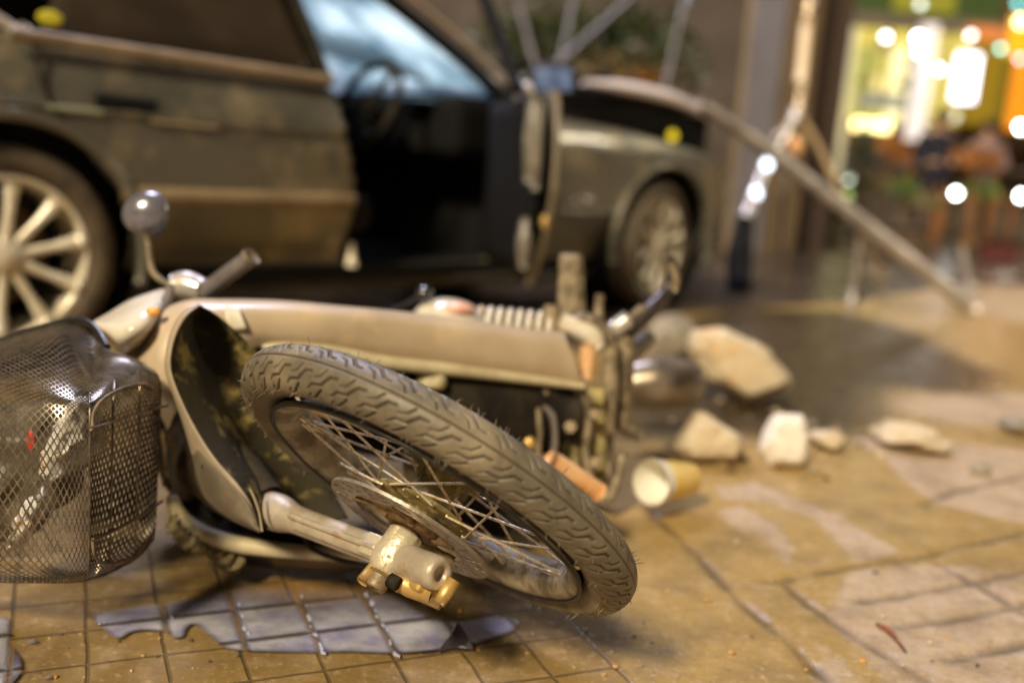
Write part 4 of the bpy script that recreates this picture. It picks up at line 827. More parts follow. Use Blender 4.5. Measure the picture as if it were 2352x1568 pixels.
sheet('rear_window', [[CL(-.6, .95, .15), CL(-.65, .95, 1.55)], [CL(-.1, 1.38, .28), CL(-.1, 1.38, 1.42)]], m_window, car, nu=8, nv=8, thick=.005)
sheet('boot_lid', [[CL(-.6, .94, .08), CL(-.7, .95, .85), CL(-.6, .94, 1.62)], [CL(-1.08, .82, .2), CL(-1.15, .84, .85), CL(-1.08, .82, 1.5)]], m_carpaint, car, nu=10, nv=8, thick=.02)
# far body side, floor, interior
sheet('far_side_panel', [[CL(-1.0, .2, 1.70), CL(3.5, .2, 1.70)], [CL(-1.0, .88, 1.70), CL(3.5, .80, 1.70)]], m_carpaint, car, nu=6, nv=6, thick=.02)
box('floor_pan', CL(1.3, .24, .86), AX, NN, Z3, (4.4, 1.60, .05), m_cardark, car, bev=.01)
dash = box('dashboard', CL(1.92, .80, .86), AX, NN, Z3, (.34, 1.45, .26), m_cardark, car, bev=.06)
box('firewall', CL(2.06, .55, .86), AX, NN, Z3, (.06, 1.5, .62), m_cardark, car, bev=.01)
m_seatf = mat('dark_seat_fabric', (.022, .022, .028), rough=.8)
def seat(y):
    s = box('front_seat', CL(1.18, .44, y), AX, NN, Z3, (.50, .50, .16), m_seatf, car, bev=.05)
    box('seat_back', CL(.90, .72, y), AX*.25+Z3, NN, np.cross(NN, AX*.25+Z3), (.60, .48, .13), m_seatf, s, bev=.05)
seat(.45); seat(1.2)
box('rear_bench', CL(.30, .5, .86), AX, NN, Z3, (.5, 1.4, .5), m_seatf, car, bev=.06)
swc = CL(1.52, .86, .42); swn = nrm(-AX*.92+Z3*.38)
sw = tube('steering_wheel', np.vstack([latheg([(.185, 0)], swc, swn, 60)[0], latheg([(.185, 0)], swc, swn, 60)[0][:1]]), .016, m_black, car, seg=12)
tube('wheel_hub', [swc, swc-swn*.10], [.06, .045], m_black, sw)
for a in (0, 2.1, 4.2): 
    q = latheg([(.185, 0)], swc, swn, 60)[0][int(a/6.28*60)]; tube('wheel_spoke', [swc, q], .014, m_black, sw)
tube('cabin_pale_band', [P(715, 88, 4.35), P(840, 125, 4.4), P(985, 172, 4.5)], [.045, .05, .04], mat('pale_band', (.75, .82, .85), rough=.4, translucent=.5), car, n=8)  # pale bar added for the bright reflected band in the cabin glass
box('dash_reflection', CL(1.70, .90, .34), AX, NN, Z3, (.10, .16, .012), mat('dash_reflection_blue', (.25, .40, .60), rough=.25, metal=.5), dash, bev=.004)  # blue slab painted as a reflection on the dashboard top
# front end: bonnet sprung open, engine bay
bon = sheet('bonnet', [[CL(2.12, 1.0, .10), CL(2.5, 1.045, .05), CL(3.0, 1.035, .05), CL(3.42, .985, .10)], [CL(2.12, 1.02, .85), CL(2.5, 1.09, .85), CL(3.0, 1.08, .85), CL(3.46, 1.01, .85)], [CL(2.12, 1.0, 1.6), CL(2.5, 1.045, 1.65), CL(3.0, 1.035, 1.65), CL(3.42, .985, 1.6)]], m_carpaint, car, nu=26, nv=18, thick=.02)
tube('bonnet_edge', [CL(2.40, 1.04, .045), CL(2.7, 1.046, .042), CL(3.05, 1.03, .045), CL(3.42, .985, .09)], [.012, .028, .030, .022], mat('edge_highlight', (.85, .80, .86), rough=.3), bon, n=24)  # highlight along the bonnet edge painted as a pale tube
box('engine_bay', CL(2.80, .82, .86), AX, NN, Z3, (1.36, 1.5, .30), m_cardark, car, bev=.02)
sheet('front_panel', [[CL(3.60, .30, .22), CL(3.70, .30, .85), CL(3.60, .30, 1.5)], [CL(3.64, .5, .22), CL(3.74, .5, .85), CL(3.64, .5, 1.5)], [CL(3.52, .76, .22), CL(3.60, .78, .85), CL(3.52, .76, 1.5)]], m_cardark, car, nu=16, nv=10, thick=.02)
bump_ = tube('front_bumper', [CL(3.44, .42, .06), CL(3.52, .42, .10), CL(3.66, .42, .25), CL(3.76, .42, .85), CL(3.66, .42, 1.5)], [.05, .07, .075, .08, .07], m_carpaint, car, n=30)
mesh('headlamp', *ellipsoid(CL(3.50, .64, .13), AX, Z3, NN, .08, .06, .05, 14), m_chrome, car)
mesh('headlamp', *ellipsoid(CL(3.42, .54, .07), AX, Z3, NN, .03, .03, .03, 10), m_orange, car)
mesh('far_lamp_disc', *ellipsoid(P(1545, 312, 4.80), RV, UV, FV, .022, .026, .02, 12), glow('yellow_disc_glow', (1, .74, .02), 1.1), car)  # glowing disc added for the blur of a distant yellow lamp
# wheels
def car_wheel(cx, steer, label=None):
    c = CL(cx, .32, .10); n = nrm(NN*math.cos(steer)+AX*math.sin(steer)); 
    w = lathe('wheel', [(.232, .08), (.236, .098), (.222, .104), (.212, .085), (.208, .02), (.205, -.09), (.215, -.10)], c, n, m_alloy, car, seg=60)
    lathe('tyre', [(.228, .085), (.236, .105), (.270, .114), (.300, .108), (.314, .088), (.318, .03), (.318, -.03), (.314, -.09), (.300, -.11), (.23, -.105)], c, n, m_cartyre, w, seg=72)
    e1 = nrm(np.cross(n, Z3)); e2 = np.cross(n, e1)
    for k in range(10):
        a = 2*math.pi*k/10+.21
        r0 = c+n*.075+.045*(math.cos(a)*e1+math.sin(a)*e2); a2 = a; r1 = c+n*.09+.212*(math.cos(a2)*e1+math.sin(a2)*e2)
        tube('wheel_spoke', [r0, (r0+r1)/2+n*.006, r1], [.020, .0125, .024], m_alloy, w, n=8, seg=10)
    lathe('hub_cap', [(0, .10), (.03, .098), (.055, .085), (.06, .06), (.05, .04)], c, n, m_alloy, w, seg=30)
    lathe('brake_rotor', [(0, -.01), (.15, -.01), (.15, -.04), (0, -.04)], c, n, m_rust, w, seg=30)
car_wheel(0, 0); car_wheel(3.0, math.radians(11))
for cx in (0, 3.0):
    c = CL(cx, .32, 1.60); w = lathe('wheel', [(0, -.09), (.2, -.09), (.236, -.10), (.30, -.10), (.318, -.06), (.318, .06), (.30, .10), (0, .10)], c, NN, m_cartyre, car, seg=40)
# open front door
HX = 1.885; HP = CL(HX, 0, -.01); DT = math.radians(56.5); DD = nrm(-AX*math.cos(DT)+NN*math.sin(DT)); DN = nrm(np.cross(DD, Z3))
if DN@(-AX) < 0: DN = -DN                                        # inner face looks to the car's tail
zs = np.array([.27, .32, .40, .50, .62, .75, .86, .915]); ed = np.array([.66, .72, .80, .87, .91, .90, .86, .83])
Vd = []; 
for z, e_ in zip(np.linspace(.27, .915, 20), np.interp(np.linspace(.27, .915, 20), zs, ed)):
    for s in np.linspace(0, 1, 14): Vd.append(HP+DD*(s*e_)+Z3*z-DN*(.02*math.sin((z-.27)/.65*math.pi)))
door = mesh('front_door', Vd, gridf(20, 14), m_carpaint, car, mods=[('SOLIDIFY', dict(thickness=.018, offset=0))])
Vt = []
for z, e_ in zip(np.linspace(.31, .895, 12), np.interp(np.linspace(.31, .895, 12), zs, ed)-.03):
    for s in np.linspace(.04, 1, 10): Vt.append(HP+DD*(s*e_)+Z3*z+DN*(.055+.02*math.sin(s*5)))
mesh('door_card', Vt, gridf(12, 10), m_cardark, door, mods=[('SOLIDIFY', dict(thickness=.02, offset=0))])
for (s, z0, z1, w_) in [(.80, .62, .90, .030), (.80, .34, .50, .026), (.885, .60, .88, .020)]:
    tube('door_edge_glimmer', [HP+DD*s+DN*.05+Z3*z0, HP+DD*(s+.004)+DN*.055+Z3*(z0+z1)/2, HP+DD*(s-.02)+DN*.05+Z3*z1], [w_*.7, w_, w_*.7], mat('painted_glimmer', (.26, .235, .20), (.14, .125, .10), rough=.3, scale=14), door, n=12)  # pale bars painted for the highlights on the door's inner panel
edge = [HP+DD*e_+Z3*z-DN*.005 for z, e_ in zip(zs, ed)]
tube('door_shut_edge', edge, .012, mat('dusty_shut_edge', (.24, .20, .14), (.15, .125, .09), rough=.4, scale=10), door, n=30)
mesh('door_latch', *ellipsoid(HP+DD*.86+Z3*.50-DN*.0, DD, Z3, DN, .02, .025, .02, 10), m_brass, door)
tube('window_frame', [P(1188, 205, 3.40), P(1152, 100, 3.5), P(1105, -25, 3.6)], .024, m_cardark, door, n=14)
mcen = P(1270, 182, 3.62)
mh = mesh('door_mirror', *ellipsoid(mcen+FV*.04, RV, UV, FV, .105, .075, .055, 20), m_black, door)
V, Fc = boxg(mcen-FV*.030-UV*.012, RV, UV, FV-Z3*.15, .135, .085, .010); mesh('mirror_glass', V, Fc, m_glassy, mh, smooth=False, mods=BEV(.003))
tube('mirror_arm', [P(1190, 215, 3.6), P(1215, 210, 3.62)], [.03, .035], m_chrome, mh)

# ------------------------------------------------------------------ poles, stands
pole = tube('metal_pole', [CL(3.30, 1.03, .06), P(1800, 372, 5.45), G(2236, 722)+Z3*.03], [.028, .038, .043], m_pole, n=40, seg=18)
tag(pole, 'long grey metal pole leaning from the car bonnet down to the pavement', 'pole')
ls_ = thing('light_stand', 'chrome telescopic light stand with splayed legs beside the car nose', 'light stand', P(1760, 690, 6.2)*[1, 1, 0])
mast = tube('mast', PX([(1862, -40, 6.6), (1852, 60, 6.6), (1843, 160, 6.6), (1832, 262, 6.6)]), [.020, .026, .028, .03], mat('orange_lit_chrome', (.75, .60, .42), rough=.25, metal=.8), ls_, n=14)  # orange lamplight on mast and sleeve put into their colours
for y0, y1 in ((40, 190),): tube('mast_sleeve', PX([(1854, y0, 6.58), (1839, y1, 6.58)]), .036, mat('orange_lit_sleeve', (.85, .68, .45), rough=.35), mast, n=6)
mesh('leg_collar', *ellipsoid(P(1828, 262, 6.58), RV, UV, FV, .05, .05, .05, 12), m_chrome, ls_)
lg = tube('leg', PX([(1830, 262, 6.55), (1765, 370, 6.4), (1705, 520, 6.25)]), [.030, .034, .034], m_chrome, ls_, n=12)
tube('foot', [P(1712, 500, 6.25), P(1698, 590, 6.2), G(1697, 672)+Z3*.01], [.055, .085, .07], m_cardark, lg, n=10)
for (x, y, d) in ((1762, 378, 6.35), (1736, 445, 6.3)): mesh('leg_glow_spot', *ellipsoid(P(x, y, d), RV, UV, FV, .030, .036, .030, 12), glow('spot_glow', (.80, .88, 1), 5.0), lg)  # glowing spots added for the bright marks on the chrome leg
lg2 = tube('leg', [P(1838, 262, 6.62), P(1895, 370, 6.7), P(1942, 470, 6.8), G(2030, 640)], [.022, .022, .022, .02], mat('warm_steel', (.60, .44, .26), rough=.4, metal=.4), ls_, n=16)
tube('leg', [P(1828, 262, 6.62), P(1815, 330, 6.9), P(1800, 460, 7.1), G(1790, 600)], [.02, .02, .02, .02], m_pole, ls_, n=12)
mesh('leg_clamp', *ellipsoid(P(1792, 318, 6.5), RV, UV, FV, .05, .05, .05, 12), mat('pink_plastic', (.62, .45, .38), rough=.3), ls_)
mesh('leg_clamp', *ellipsoid(P(1828, 335, 6.5), RV, UV, FV, .045, .07, .045, 12), m_orange, ls_)
tr = thing('trestle', 'thin grey steel trestle standing under the leaning pole', 'trestle', G(1985, 700))
a0 = P(1978, 520, 5.6)
for q in (G(1955, 702), G(2035, 692), G(1985, 660)): tube('leg', [a0, q+Z3*.01], .015, m_pole, tr, n=4)
tube('top_bar', [a0-RV*.04, a0+RV*.05], .02, m_pole, tr)
tube('cross_bar', [a0*.45+G(1955, 702)*.55, a0*.45+G(2035, 692)*.55], .010, m_pole, tr)
po = thing('chain_post', 'short thin chrome post standing on the pavement right of the pole', 'post', G(2228, 672))
tube('post', [G(2228, 672)+Z3*.02, P(2206, 560, 6.9)], .024, m_pole, po, n=6)
mesh('base', *ellipsoid(G(2228, 668)+Z3*.03, X3, Y3, Z3, .07, .07, .03, 12), m_chrome, po)

# ------------------------------------------------------------------ stones, cup, rubble
def chunk(outline, d, t, m, label, seed=0, group=None, cat='stone', name='stone'):
    rg = np.random.default_rng(seed); o_ = np.array(outline, float); c_ = o_.mean(0); bm = bmesh.new(); hw = (np.ptp(o_[:, 0])/F*d)
    for k, sc in ((-1, .72), (-.45, 1.0), (.45, 1.0), (1, .7)):
        for q in o_:
            z_ = c_+(q-c_)*sc*rg.uniform(.97, 1.0); bm.verts.new(P(z_[0], z_[1], d)+FV*k*t*rg.uniform(.85, 1))
    bmesh.ops.convex_hull(bm, input=bm.verts[:]); bmesh.ops.delete(bm, geom=[v for v in bm.verts if not v.link_faces], context='VERTS')
    bmesh.ops.bevel(bm, geom=bm.edges[:]+bm.verts[:], offset=hw*.03, segments=2, affect='EDGES', profile=.6, clamp_overlap=True)
    bmesh.ops.remove_doubles(bm, verts=bm.verts[:], dist=hw*.01); bmesh.ops.triangulate(bm, faces=bm.faces[:]); bmesh.ops.subdivide_edges(bm, edges=bm.edges[:], cuts=2, use_grid_fill=True); bm.normal_update()
    for v in bm.verts: v.co += v.normal*mnoise.fractal(v.co*(5.0/hw), .7, 2.2, 4)*hw*.03
    V = np.array([v.co[:] for v in bm.verts]); V[:, 2] -= V[:, 2].min()+.004; bm.verts.index_update(); Fc = [[v.index for v in f.verts] for f in bm.faces]; bm.free()
    return tag(mesh(name, V, Fc, m, smooth=False), label, cat, group)
def rock(px, py, d, ax_, bx_, cx_, rot, m, label, name='stone', seed=0, onground=True, group=None, cat='stone', pw=4):
    rg = np.random.default_rng(seed); c = P(px, py, d); a = math.radians(rot)
    X_ = RV*math.cos(a)+UV*-math.sin(a); Y_ = RV*math.sin(a)+UV*math.cos(a)
    bm = bmesh.new()
    if pw == 9:
        for sx_ in (-1, 1):
            for sy_ in (-1, 1):
                for sz_ in (-1, 1):
                    v = np.array([sx_, sy_, sz_])*rg.uniform(.80, 1.0, 3); bm.verts.new(c+X_*v[0]*ax_+Y_*v[1]*bx_+FV*v[2]*cx_)
        bm.verts.new(c+X_*1.08*ax_+Y_*.1*bx_); bm.verts.new(c-X_*1.06*ax_+Y_*.2*bx_)
    for k in range(0 if pw == 9 else 26):
        v = rg.normal(size=3); v /= (np.abs(v)**pw).sum()**(1/pw); v *= rg.uniform(.86, 1.0)
        bm.verts.new(c+X_*v[0]*ax_+Y_*v[1]*bx_+FV*v[2]*cx_)
    bmesh.ops.convex_hull(bm, input=bm.verts[:]); bmesh.ops.delete(bm, geom=[v for v in bm.verts if not v.link_faces], context='VERTS')
    bmesh.ops.bevel(bm, geom=bm.edges[:]+bm.verts[:], offset=ax_*.07, segments=2, affect='EDGES', profile=.6, clamp_overlap=True)
    bmesh.ops.remove_doubles(bm, verts=bm.verts[:], dist=ax_*.02)
    bmesh.ops.triangulate(bm, faces=bm.faces[:]); bmesh.ops.subdivide_edges(bm, edges=bm.edges[:], cuts=2, use_grid_fill=True)
    for v in bm.verts:
        n_ = mnoise.fractal(v.co*(2.0/ax_), .7, 2.2, 4); v.co += v.normal*n_*ax_*.06
    V = np.array([v.co[:] for v in bm.verts])
    if onground: V[:, 2] -= V[:, 2].min()+.004*0+.003
    Fc = [[v.index for v in f.verts] for f in bm.faces]; bm.verts.index_update(); Fc = [[v.index for v in f.verts] for f in bm.faces]; bm.free()
    o = mesh(name, V, Fc, m, smooth=False); tag(o, label, cat, group); return o
RG = 'broken concrete chunks on the paving'
chunk([(1580,790),(1590,752),(1640,745),(1700,762),(1765,800),(1812,868),(1800,895),(1712,924),(1650,885),(1600,850)], 3.08, .11, m_stone, 'largest pale concrete chunk, tilted, with an orange stained top', 5, RG)
chunk([(1545,1003),(1552,985),(1604,918),(1622,922),(1700,975),(1712,1005),(1695,1033),(1570,1025)], 2.45, .07, m_stone, 'wedge shaped pale stone between the muffler and the white chunk', 12, RG)
chunk([(1750,1000),(1755,975),(1775,930),(1800,914),(1845,918),(1858,960),(1855,1020),(1840,1035),(1765,1035)], 2.45, .05, m_stonew, 'bright white upright plaster chunk right of the wedge shaped stone', 3, RG)
rock(1540, 745, 3.75, .095, .095, .10, 0, m_stoneg, 'round greyish stone beside the car front wheel', seed=8, group=RG)
rock(1905, 958, 2.62, .050, .026, .05, 10, m_stone, 'flat tan concrete crumb right of the white chunk', seed=21, group=RG)
rock(2080, 962, 2.70, .080, .036, .09, 5, m_stone, 'low pale rubble piece on the slabs at right', seed=23, group=RG)
rock(2140, 978, 2.66, .055, .022, .06, 0, m_stone, 'thin tan rubble piece touching the low pale one', seed=25, group=RG)
rock(2256, 1058, 2.50, .026, .020, .02, 0, m_stoneg, 'small dark grey pebble alone near the right edge', seed=29, group=RG)
rock(2345, 935, 2.95, .05, .03, .06, 0, m_stoneg, 'dark stone cut off by the right edge of the photo', seed=31, group=RG)
# paper cup
cup = thing('paper_cup', 'yellow paper cup with white rim lying on its side on the ground', 'cup', G(1530, 1152))
c0 = P(1495, 1107, 2.0); c1 = P(1600, 1098, 2.10); cax = nrm(c1-c0); clen = .122
c0 = c0*1.0; 
sl = [(.0455, 0), (.0465, .002), (.0455, .004), (.0440, .005), (.0335, clen), (.0325, clen+.001), (.0, clen+.0005)]
V, Fc = latheg([(.0475, .0), (.0482, .0035), (.0475, .007), (.0455, .0072), (.0448, .004), (.0455, .0)], c0, cax, 48)
body_c = lathe('cup_body', [(.0452, .006), (.0338, clen), (.0330, clen+.0015), (.0325, clen-.004), (0, clen-.004), (0, clen-.006)], c0, cax, m_yellow, cup, seg=48)
mesh('rolled_rim', V, Fc, m_paper, body_c)
lathe('cup_lining', [(.0446, .003), (.0440, .008), (.0322, clen-.008), (0, clen-.009)], c0, cax, m_paper, body_c, seg=48)
V, Fc = latheg([(.0455, .028), (.0420, .052)], c0, cax, 14, a0=-.6+3.6, a1=.6+3.6); mesh('printed_mark', V+UV*.0006, Fc, m_print, body_c)
lathe('cup_band', [(.0458, .0075), (.0438, .026)], c0, cax, m_paper, body_c, seg=48)
# lower cup onto the ground: small offset handled by depth; tiny litter
tw = tube('twig', [G(2013, 1440)+Z3*.006, G(2040, 1455)+Z3*.007, G(2062, 1478)+Z3*.004, G(2080, 1500)+Z3*.003], [.0035, .0045, .003, .002], mat('red_brown_twig', (.42, .13, .05), (.10, .06, .04), rough=.7, scale=30), n=14, seg=8)
tag(tw, 'short reddish twig lying on the cracked slab at lower right', 'twig')
cr_ = [G(1010+dx, 1490+dy)+Z3*(.006+h_) for dx, dy, h_ in [(0, 8, 0), (25, -8, .012), (40, -22, .02), (60, -2, .014), (75, 8, .004)]]
cr2 = [G(1005+dx, 1505+dy)+Z3*.006 for dx, dy in [(0, 0), (25, -6), (45, -8), (65, -6), (85, -4)]]
lf = sheet('dead_leaf', [cr_, cr2], mat('wet_black_leaf', (.05, .04, .05), (.10, .08, .09), rough=.3, scale=40), nu=18, nv=8, thick=.0015); tag(lf, 'dark crumpled wet leaf at the front edge of the puddle', 'leaf')
PG = 'tiny crumbs of grit scattered on the paving'
m_grit = [mat('ochre_grit', (.60, .34, .10), rough=.8), mat('tan_grit', (.60, .50, .34), rough=.8), mat('dark_grit', (.10, .08, .06), rough=.9)]
for k in range(70):
    px = random.uniform(20, 2340); py = random.uniform(1180 if px > 1500 else 1400, 1560); g_ = G(px, py); s = random.uniform(.0012, .0035)*(1.5 if k % 9 == 0 else 1)
    V, Fc = ellipsoid(g_+Z3*s*.5, X3, Y3, Z3, s*random.uniform(.8, 1.6), s, s*.7, 5); V = V+RNG.normal(size=V.shape)*s*.12
    tag(mesh('grit_crumb', V, Fc, m_grit[k % 3]), 'tiny crumb of grit lying on the wet paving', 'grit', PG)

for k in range(60):
    cx_, cy_ = random.choice([(1690, 930), (1620, 1035), (1800, 1040), (2080, 990), (1920, 985)]); g_ = G(cx_+random.gauss(0, 75), cy_+random.gauss(8, 26)); s_ = random.choice((.004, .006, .009, .013))*random.uniform(.7, 1.2)
    V, Fc = ellipsoid(g_+Z3*s_*.4, X3, Y3, Z3, s_*random.uniform(.9, 1.5), s_, s_*.7, 5); V = V+RNG.normal(size=V.shape)*s_*.16
    tag(mesh('grit_crumb', V, Fc, (m_stone, m_stoneg, m_rust)[k % 3], smooth=False), 'small crumb of rubble among the concrete chunks', 'grit', 'small rubble crumbs around the chunks')

# ------------------------------------------------------------------ background: walls, column, planting, rods
def slab(name, pxa, pxb, dA, dB, z0, z1, th, m, label, cat, back=1.0):
    a = G(pxa, 700)*[0, 0, 0]+P(pxa, 400, dA); b = P(pxb, 400, dB); a = a*[1, 1, 0]; b = b*[1, 1, 0]; d = nrm(b-a); n_ = np.cross(d, Z3)
    if n_@(-FV) < 0: n_ = -n_
    c = (a+b)/2-n_*th/2+Z3*(z0+z1)/2
    o = box(name, c, d, n_, Z3, (np.linalg.norm(b-a), th, z1-z0), m, None, bev=.01); tag(o, label, cat); return o
m_wall = mat('brown_render', (.105, .08, .062), (.075, .057, .043), rough=.85, scale=1.5, bump=.3, bscale=30)
slab('wall', -900, 1760, 9.5, 10.2, 0, 5.0, .3, m_wall, 'long brown rendered wall far behind the car', 'wall')
m_colw = mat('lit_face_stone', (.27, .19, .11), (.21, .15, .085), rough=.7, scale=3)  # one column's lit and shaded faces put into two stone colours
cg = mat('shaded_face_stone', (.13, .12, .125), (.10, .09, .095), rough=.7, scale=3)
slab('column', 1675, 1772, 9.0, 8.7, 0, 5.0, .55, m_colw, 'warm lit tan face of the stone column behind the car nose', 'column')
slab('column', 1764, 1838, 8.65, 9.3, 0, 5.0, .3, cg, 'shaded grey face of the stone column, right of the tan one', 'column')
slab('wall', 1835, 1915, 9.6, 9.8, 0, 5.0, .4, mat('dark_brown_recess', (.075, .05, .038), rough=.8), 'narrow dark brown wall between the grey column and the shop', 'wall')
def rods(): 
    r = thing('scaffold_frame', 'thin grey scaffold rods crossing above the car bonnet', 'scaffold', G(1400, 520)*[1, 1, 0])
    for l in ([(1480, -30, 7.5), (1300, 130, 7.5)], [(1325, -30, 7.6), (1290, 140, 7.5)], [(1580, -30, 7.8), (1520, 240, 7.7)], [(1180, -30, 7.6), (1230, 150, 7.5)]):
        a, b = P(*l[0]), P(*l[1]); d = b-a; e_ = a+d*3.0; t = (0-a[2])/d[2]; tube('rod', [a-d*.5, a+d*t], [.030, .030], mat('grey_rod', (.085, .08, .09), rough=.4, metal=.4), r, n=6)
rods()
def bush(px, py, d, rx, rz, n, m, label, name='shrub', group=None):
    c = P(px, py, d); g0 = c*[1, 1, 0]; t = thing(name, label, 'shrub', g0, group)
    V = []; Fc = []
    for k in range(n):
        u = RNG.normal(size=3); u /= np.linalg.norm(u); u *= RNG.uniform(.35, 1)**.5*(1+.35*math.sin(u[0]*5+k % 7)); p = c+u*[rx, rx*.7, rz]
        a = RNG.normal(size=3); a = nrm(a)*RNG.uniform(.04, .09); b = nrm(np.cross(a, RNG.normal(size=3)))*.025
        V += [p-a, p+b, p+a, p-b]; Fc.append((4*k, 4*k+1, 4*k+2, 4*k+3))
    mesh('foliage', V, Fc, m, t, smooth=False); tube('trunk', [g0, c*[1, 1, 1]], [.04, .02], m_rust, t, n=5)
    return t
m_leaf = mat('dark_leaf', (.018, .032, .005), (.05, .065, .010), rough=.5, scale=6)
m_leaf2 = mat('olive_leaf', (.10, .085, .02), (.16, .09, .03), rough=.6, scale=6)
m_leaf3 = mat('green_leaf', (.10, .22, .03), (.18, .26, .06), rough=.5, scale=6)
SG = 'shrubs along the brown wall'
bush(1240, 105, 8.2, .55, .35, 700, m_leaf, 'dark green shrub behind the windscreen', group=SG)
bush(1460, 130, 8.6, .60, .42, 900, m_leaf, 'broad dark green shrub behind the scaffold rods', group=SG)
bush(1420, 190, 8.0, .40, .22, 500, m_leaf2, 'low olive brown shrub just above the car bonnet', group=SG)
mesh_fl = bush(1470, 185, 7.9, .14, .05, 60, mat('orange_flower', (.55, .22, .03), rough=.5), 'small orange flowering plant above the bonnet', name='flowering_plant')

# ------------------------------------------------------------------ shop at the right
D0 = 17.0
shop = thing('shop_front', 'brightly lit yellow shop front across the square', 'shop', G(2150, 560)*[1, 1, 0])
def SP(px, py, d=D0): return P(px, py, d)
def pan(name, px0, py0, px1, py1, m, d=D0, th=.12, parent=shop, skew=.073):
    a = P((px0+px1)/2, (py0+py1)/2, d); w = (px1-px0)/F*d; h = (py1-py0)/F*d
    V, Fc = boxg(a+Y3*th/2, X3, Y3, Z3, w, th, h); return mesh(name, V, Fc, m, parent, smooth=False)
pan('facade', 1885, -260, 2900, 560, mat('shop_dark_brown', (.085, .058, .035), (.06, .04, .025), rough=.7, scale=1), d=18.0)
pan('awning', 1885, -120, 2310, 32, glow('green_lit_awning', (.20, .30, .05), .25), d=16.6, th=.1)
pan('awning_panel', 2060, -90, 2200, 26, glow('yellow_lit_awning', (.62, .55, .04), .5), d=16.5, th=.05)
pan('lintel', 1885, 36, 2330, 66, mat('shop_lintel', (.14, .115, .09), rough=.6), d=16.7, th=.3)
pan('window_frame', 1895, 66, 1952, 400, mat('glowing_frame', (.52, .50, .38), rough=.5, emit=(.5, .5, .35), estr=.25), d=16.9, th=.2)  # frame glows faintly by itself, though it is no lamp
win = pan('lit_window', 1945, 74, 2215, 275, glow('yellow_window', (.95, .74, .13), 1.0), d=17.2, th=.05)
pan('window_pane', 1960, 110, 2015, 270, glow('yellow_window_dim', (.72, .66, .14), .8), d=17.12, th=.02, parent=win)
pan('bright_display', 2040, 110, 2080, 280, glow('white_yellow_display', (1, .88, .42), 1.5), d=17.1, th=.02, parent=win)
pan('display_shelf', 1970, 215, 2090, 250, glow('grey_shelf', (.52, .48, .36), .75), d=17.05, th=.02, parent=win)
for k in range(18):
    px_ = random.uniform(1965, 2190); py_ = random.choice((95, 140, 180, 225, 255))+random.uniform(-6, 6); w_ = random.uniform(8, 26); c_ = random.choice([(1, .95, .75), (.9, .55, .1), (.25, .22, .08), (.5, .45, .12), (1, .8, .3), (.16, .10, .04)])
    pan('display_item', px_, py_, px_+w_, py_+random.uniform(10, 30), glow('display_%d' % k, c_, random.uniform(.5, 1.6)), d=17.0, th=.04, parent=win)
for px_ in (1990, 2028, 2086, 2170): pan('window_bar', px_, 74, px_+7, 276, mat('dark_bar', (.05, .04, .03), rough=.6), d=16.95, th=.03, parent=win)
pan('mullion', 2098, 60, 2140, 320, mat('glowing_mullion', (.70, .66, .66), rough=.4, emit=(.8, .74, .80), estr=.55), d=16.8, th=.1)  # mullion also given its own glow, though no lamp
pan('orange_panel', 2215, 66, 2300, 285, glow('ochre_panel', (.60, .36, .01), .5), d=17.0, th=.05)
pan('dark_panel', 2290, 60, 2330, 285, glow('olive_panel', (.36, .30, .03), .35), d=17.0, th=.05)
pan('neon_strip', 2318, 40, 2420, 130, glow('orange_neon', (1, .48, .01), 1.3), d=16.7, th=.05)
pan('neon_strip', 2322, 130, 2420, 300, glow('red_orange_neon', (1, .30, .01), 1.2), d=16.7, th=.05)
pan('neon_strip', 2225, 62, 2318, 92, glow('orange_red_sign', (.95, .28, .06), .9), d=16.6, th=.05)
pan('sign_box', 2196, 125, 2246, 232, glow('white_sign', (1, .95, 1.0), 4.0), d=16.5, th=.08)
pan('counter_light', 1962, 276, 2046, 300, glow('warm_counter_lamp', (1, .82, .30), 5.0), d=16.4, th=.08)
pan('counter', 1960, 306, 2070, 350, mat('orange_wood', (.34, .13, .03), rough=.5), d=16.45, th=.2)
pan('counter_base', 1940, 350, 2080, 560, mat('dark_base', (.05, .04, .03), rough=.6), d=16.5, th=.3)
def bulb(px, py, d, r, c, s, label, hang=True):
    b = thing('lamp', label, 'lamp', P(px, py, d)); q = P(px, py, d)
    mesh('glass', *ellipsoid(q, X3, Y3, Z3, r, r, r, 10), glow('lamp_%d_%d' % (px, py), c, s), b)
    mesh('cap', *latheg([(0, r*.9), (r*.5, r*.9), (r*.5, r*1.5), (0, r*1.5)], q, Z3, 10), m_black, b)
    if hang: tube('cord', [q+Z3*r*1.4, q+Z3*(r+.6)], .006, m_black, b)
    else: tube('stake', [q-Z3*r, q*[1, 1, 0]], .012, m_black, b)
bulb(2035, 85, 16, .055, (.85, .92, .88), 9, 'round white lamp hanging before the yellow window')
bulb(2110, 88, 16, .07, (1, .96, 1), 14, 'tall white lamp at the top of the window mullion')
bulb(2112, 118, 15.9, .06, (1, .98, .96), 10, 'white lamp just under the tall one on the mullion')
bulb(2160, 160, 16, .05, (.45, .80, .95), 9, 'pale blue lamp right of the window mullion')
bulb(2230, 82, 16, .05, (1, .85, .82), 8, 'pinkish white lamp above the white sign')
bulb(2298, 112, 16, .045, (.35, .85, .70), 6, 'teal lamp between the white sign and the neon')
bulb(2343, 135, 15.5, .05, (1, .42, .45), 7, 'pink lamp in front of the orange neon')
bulb(2345, 50, 15.5, .08, (1, .80, .35), 8, 'yellow orange lamp at the upper right corner')
bulb(2115, 10, 16, .06, (.75, .82, .72), 4, 'pale lamp at the top edge above the awning')
bulb(2338, 8, 15.5, .05, (.2, .75, .70), 5, 'teal lamp in the top right corner')
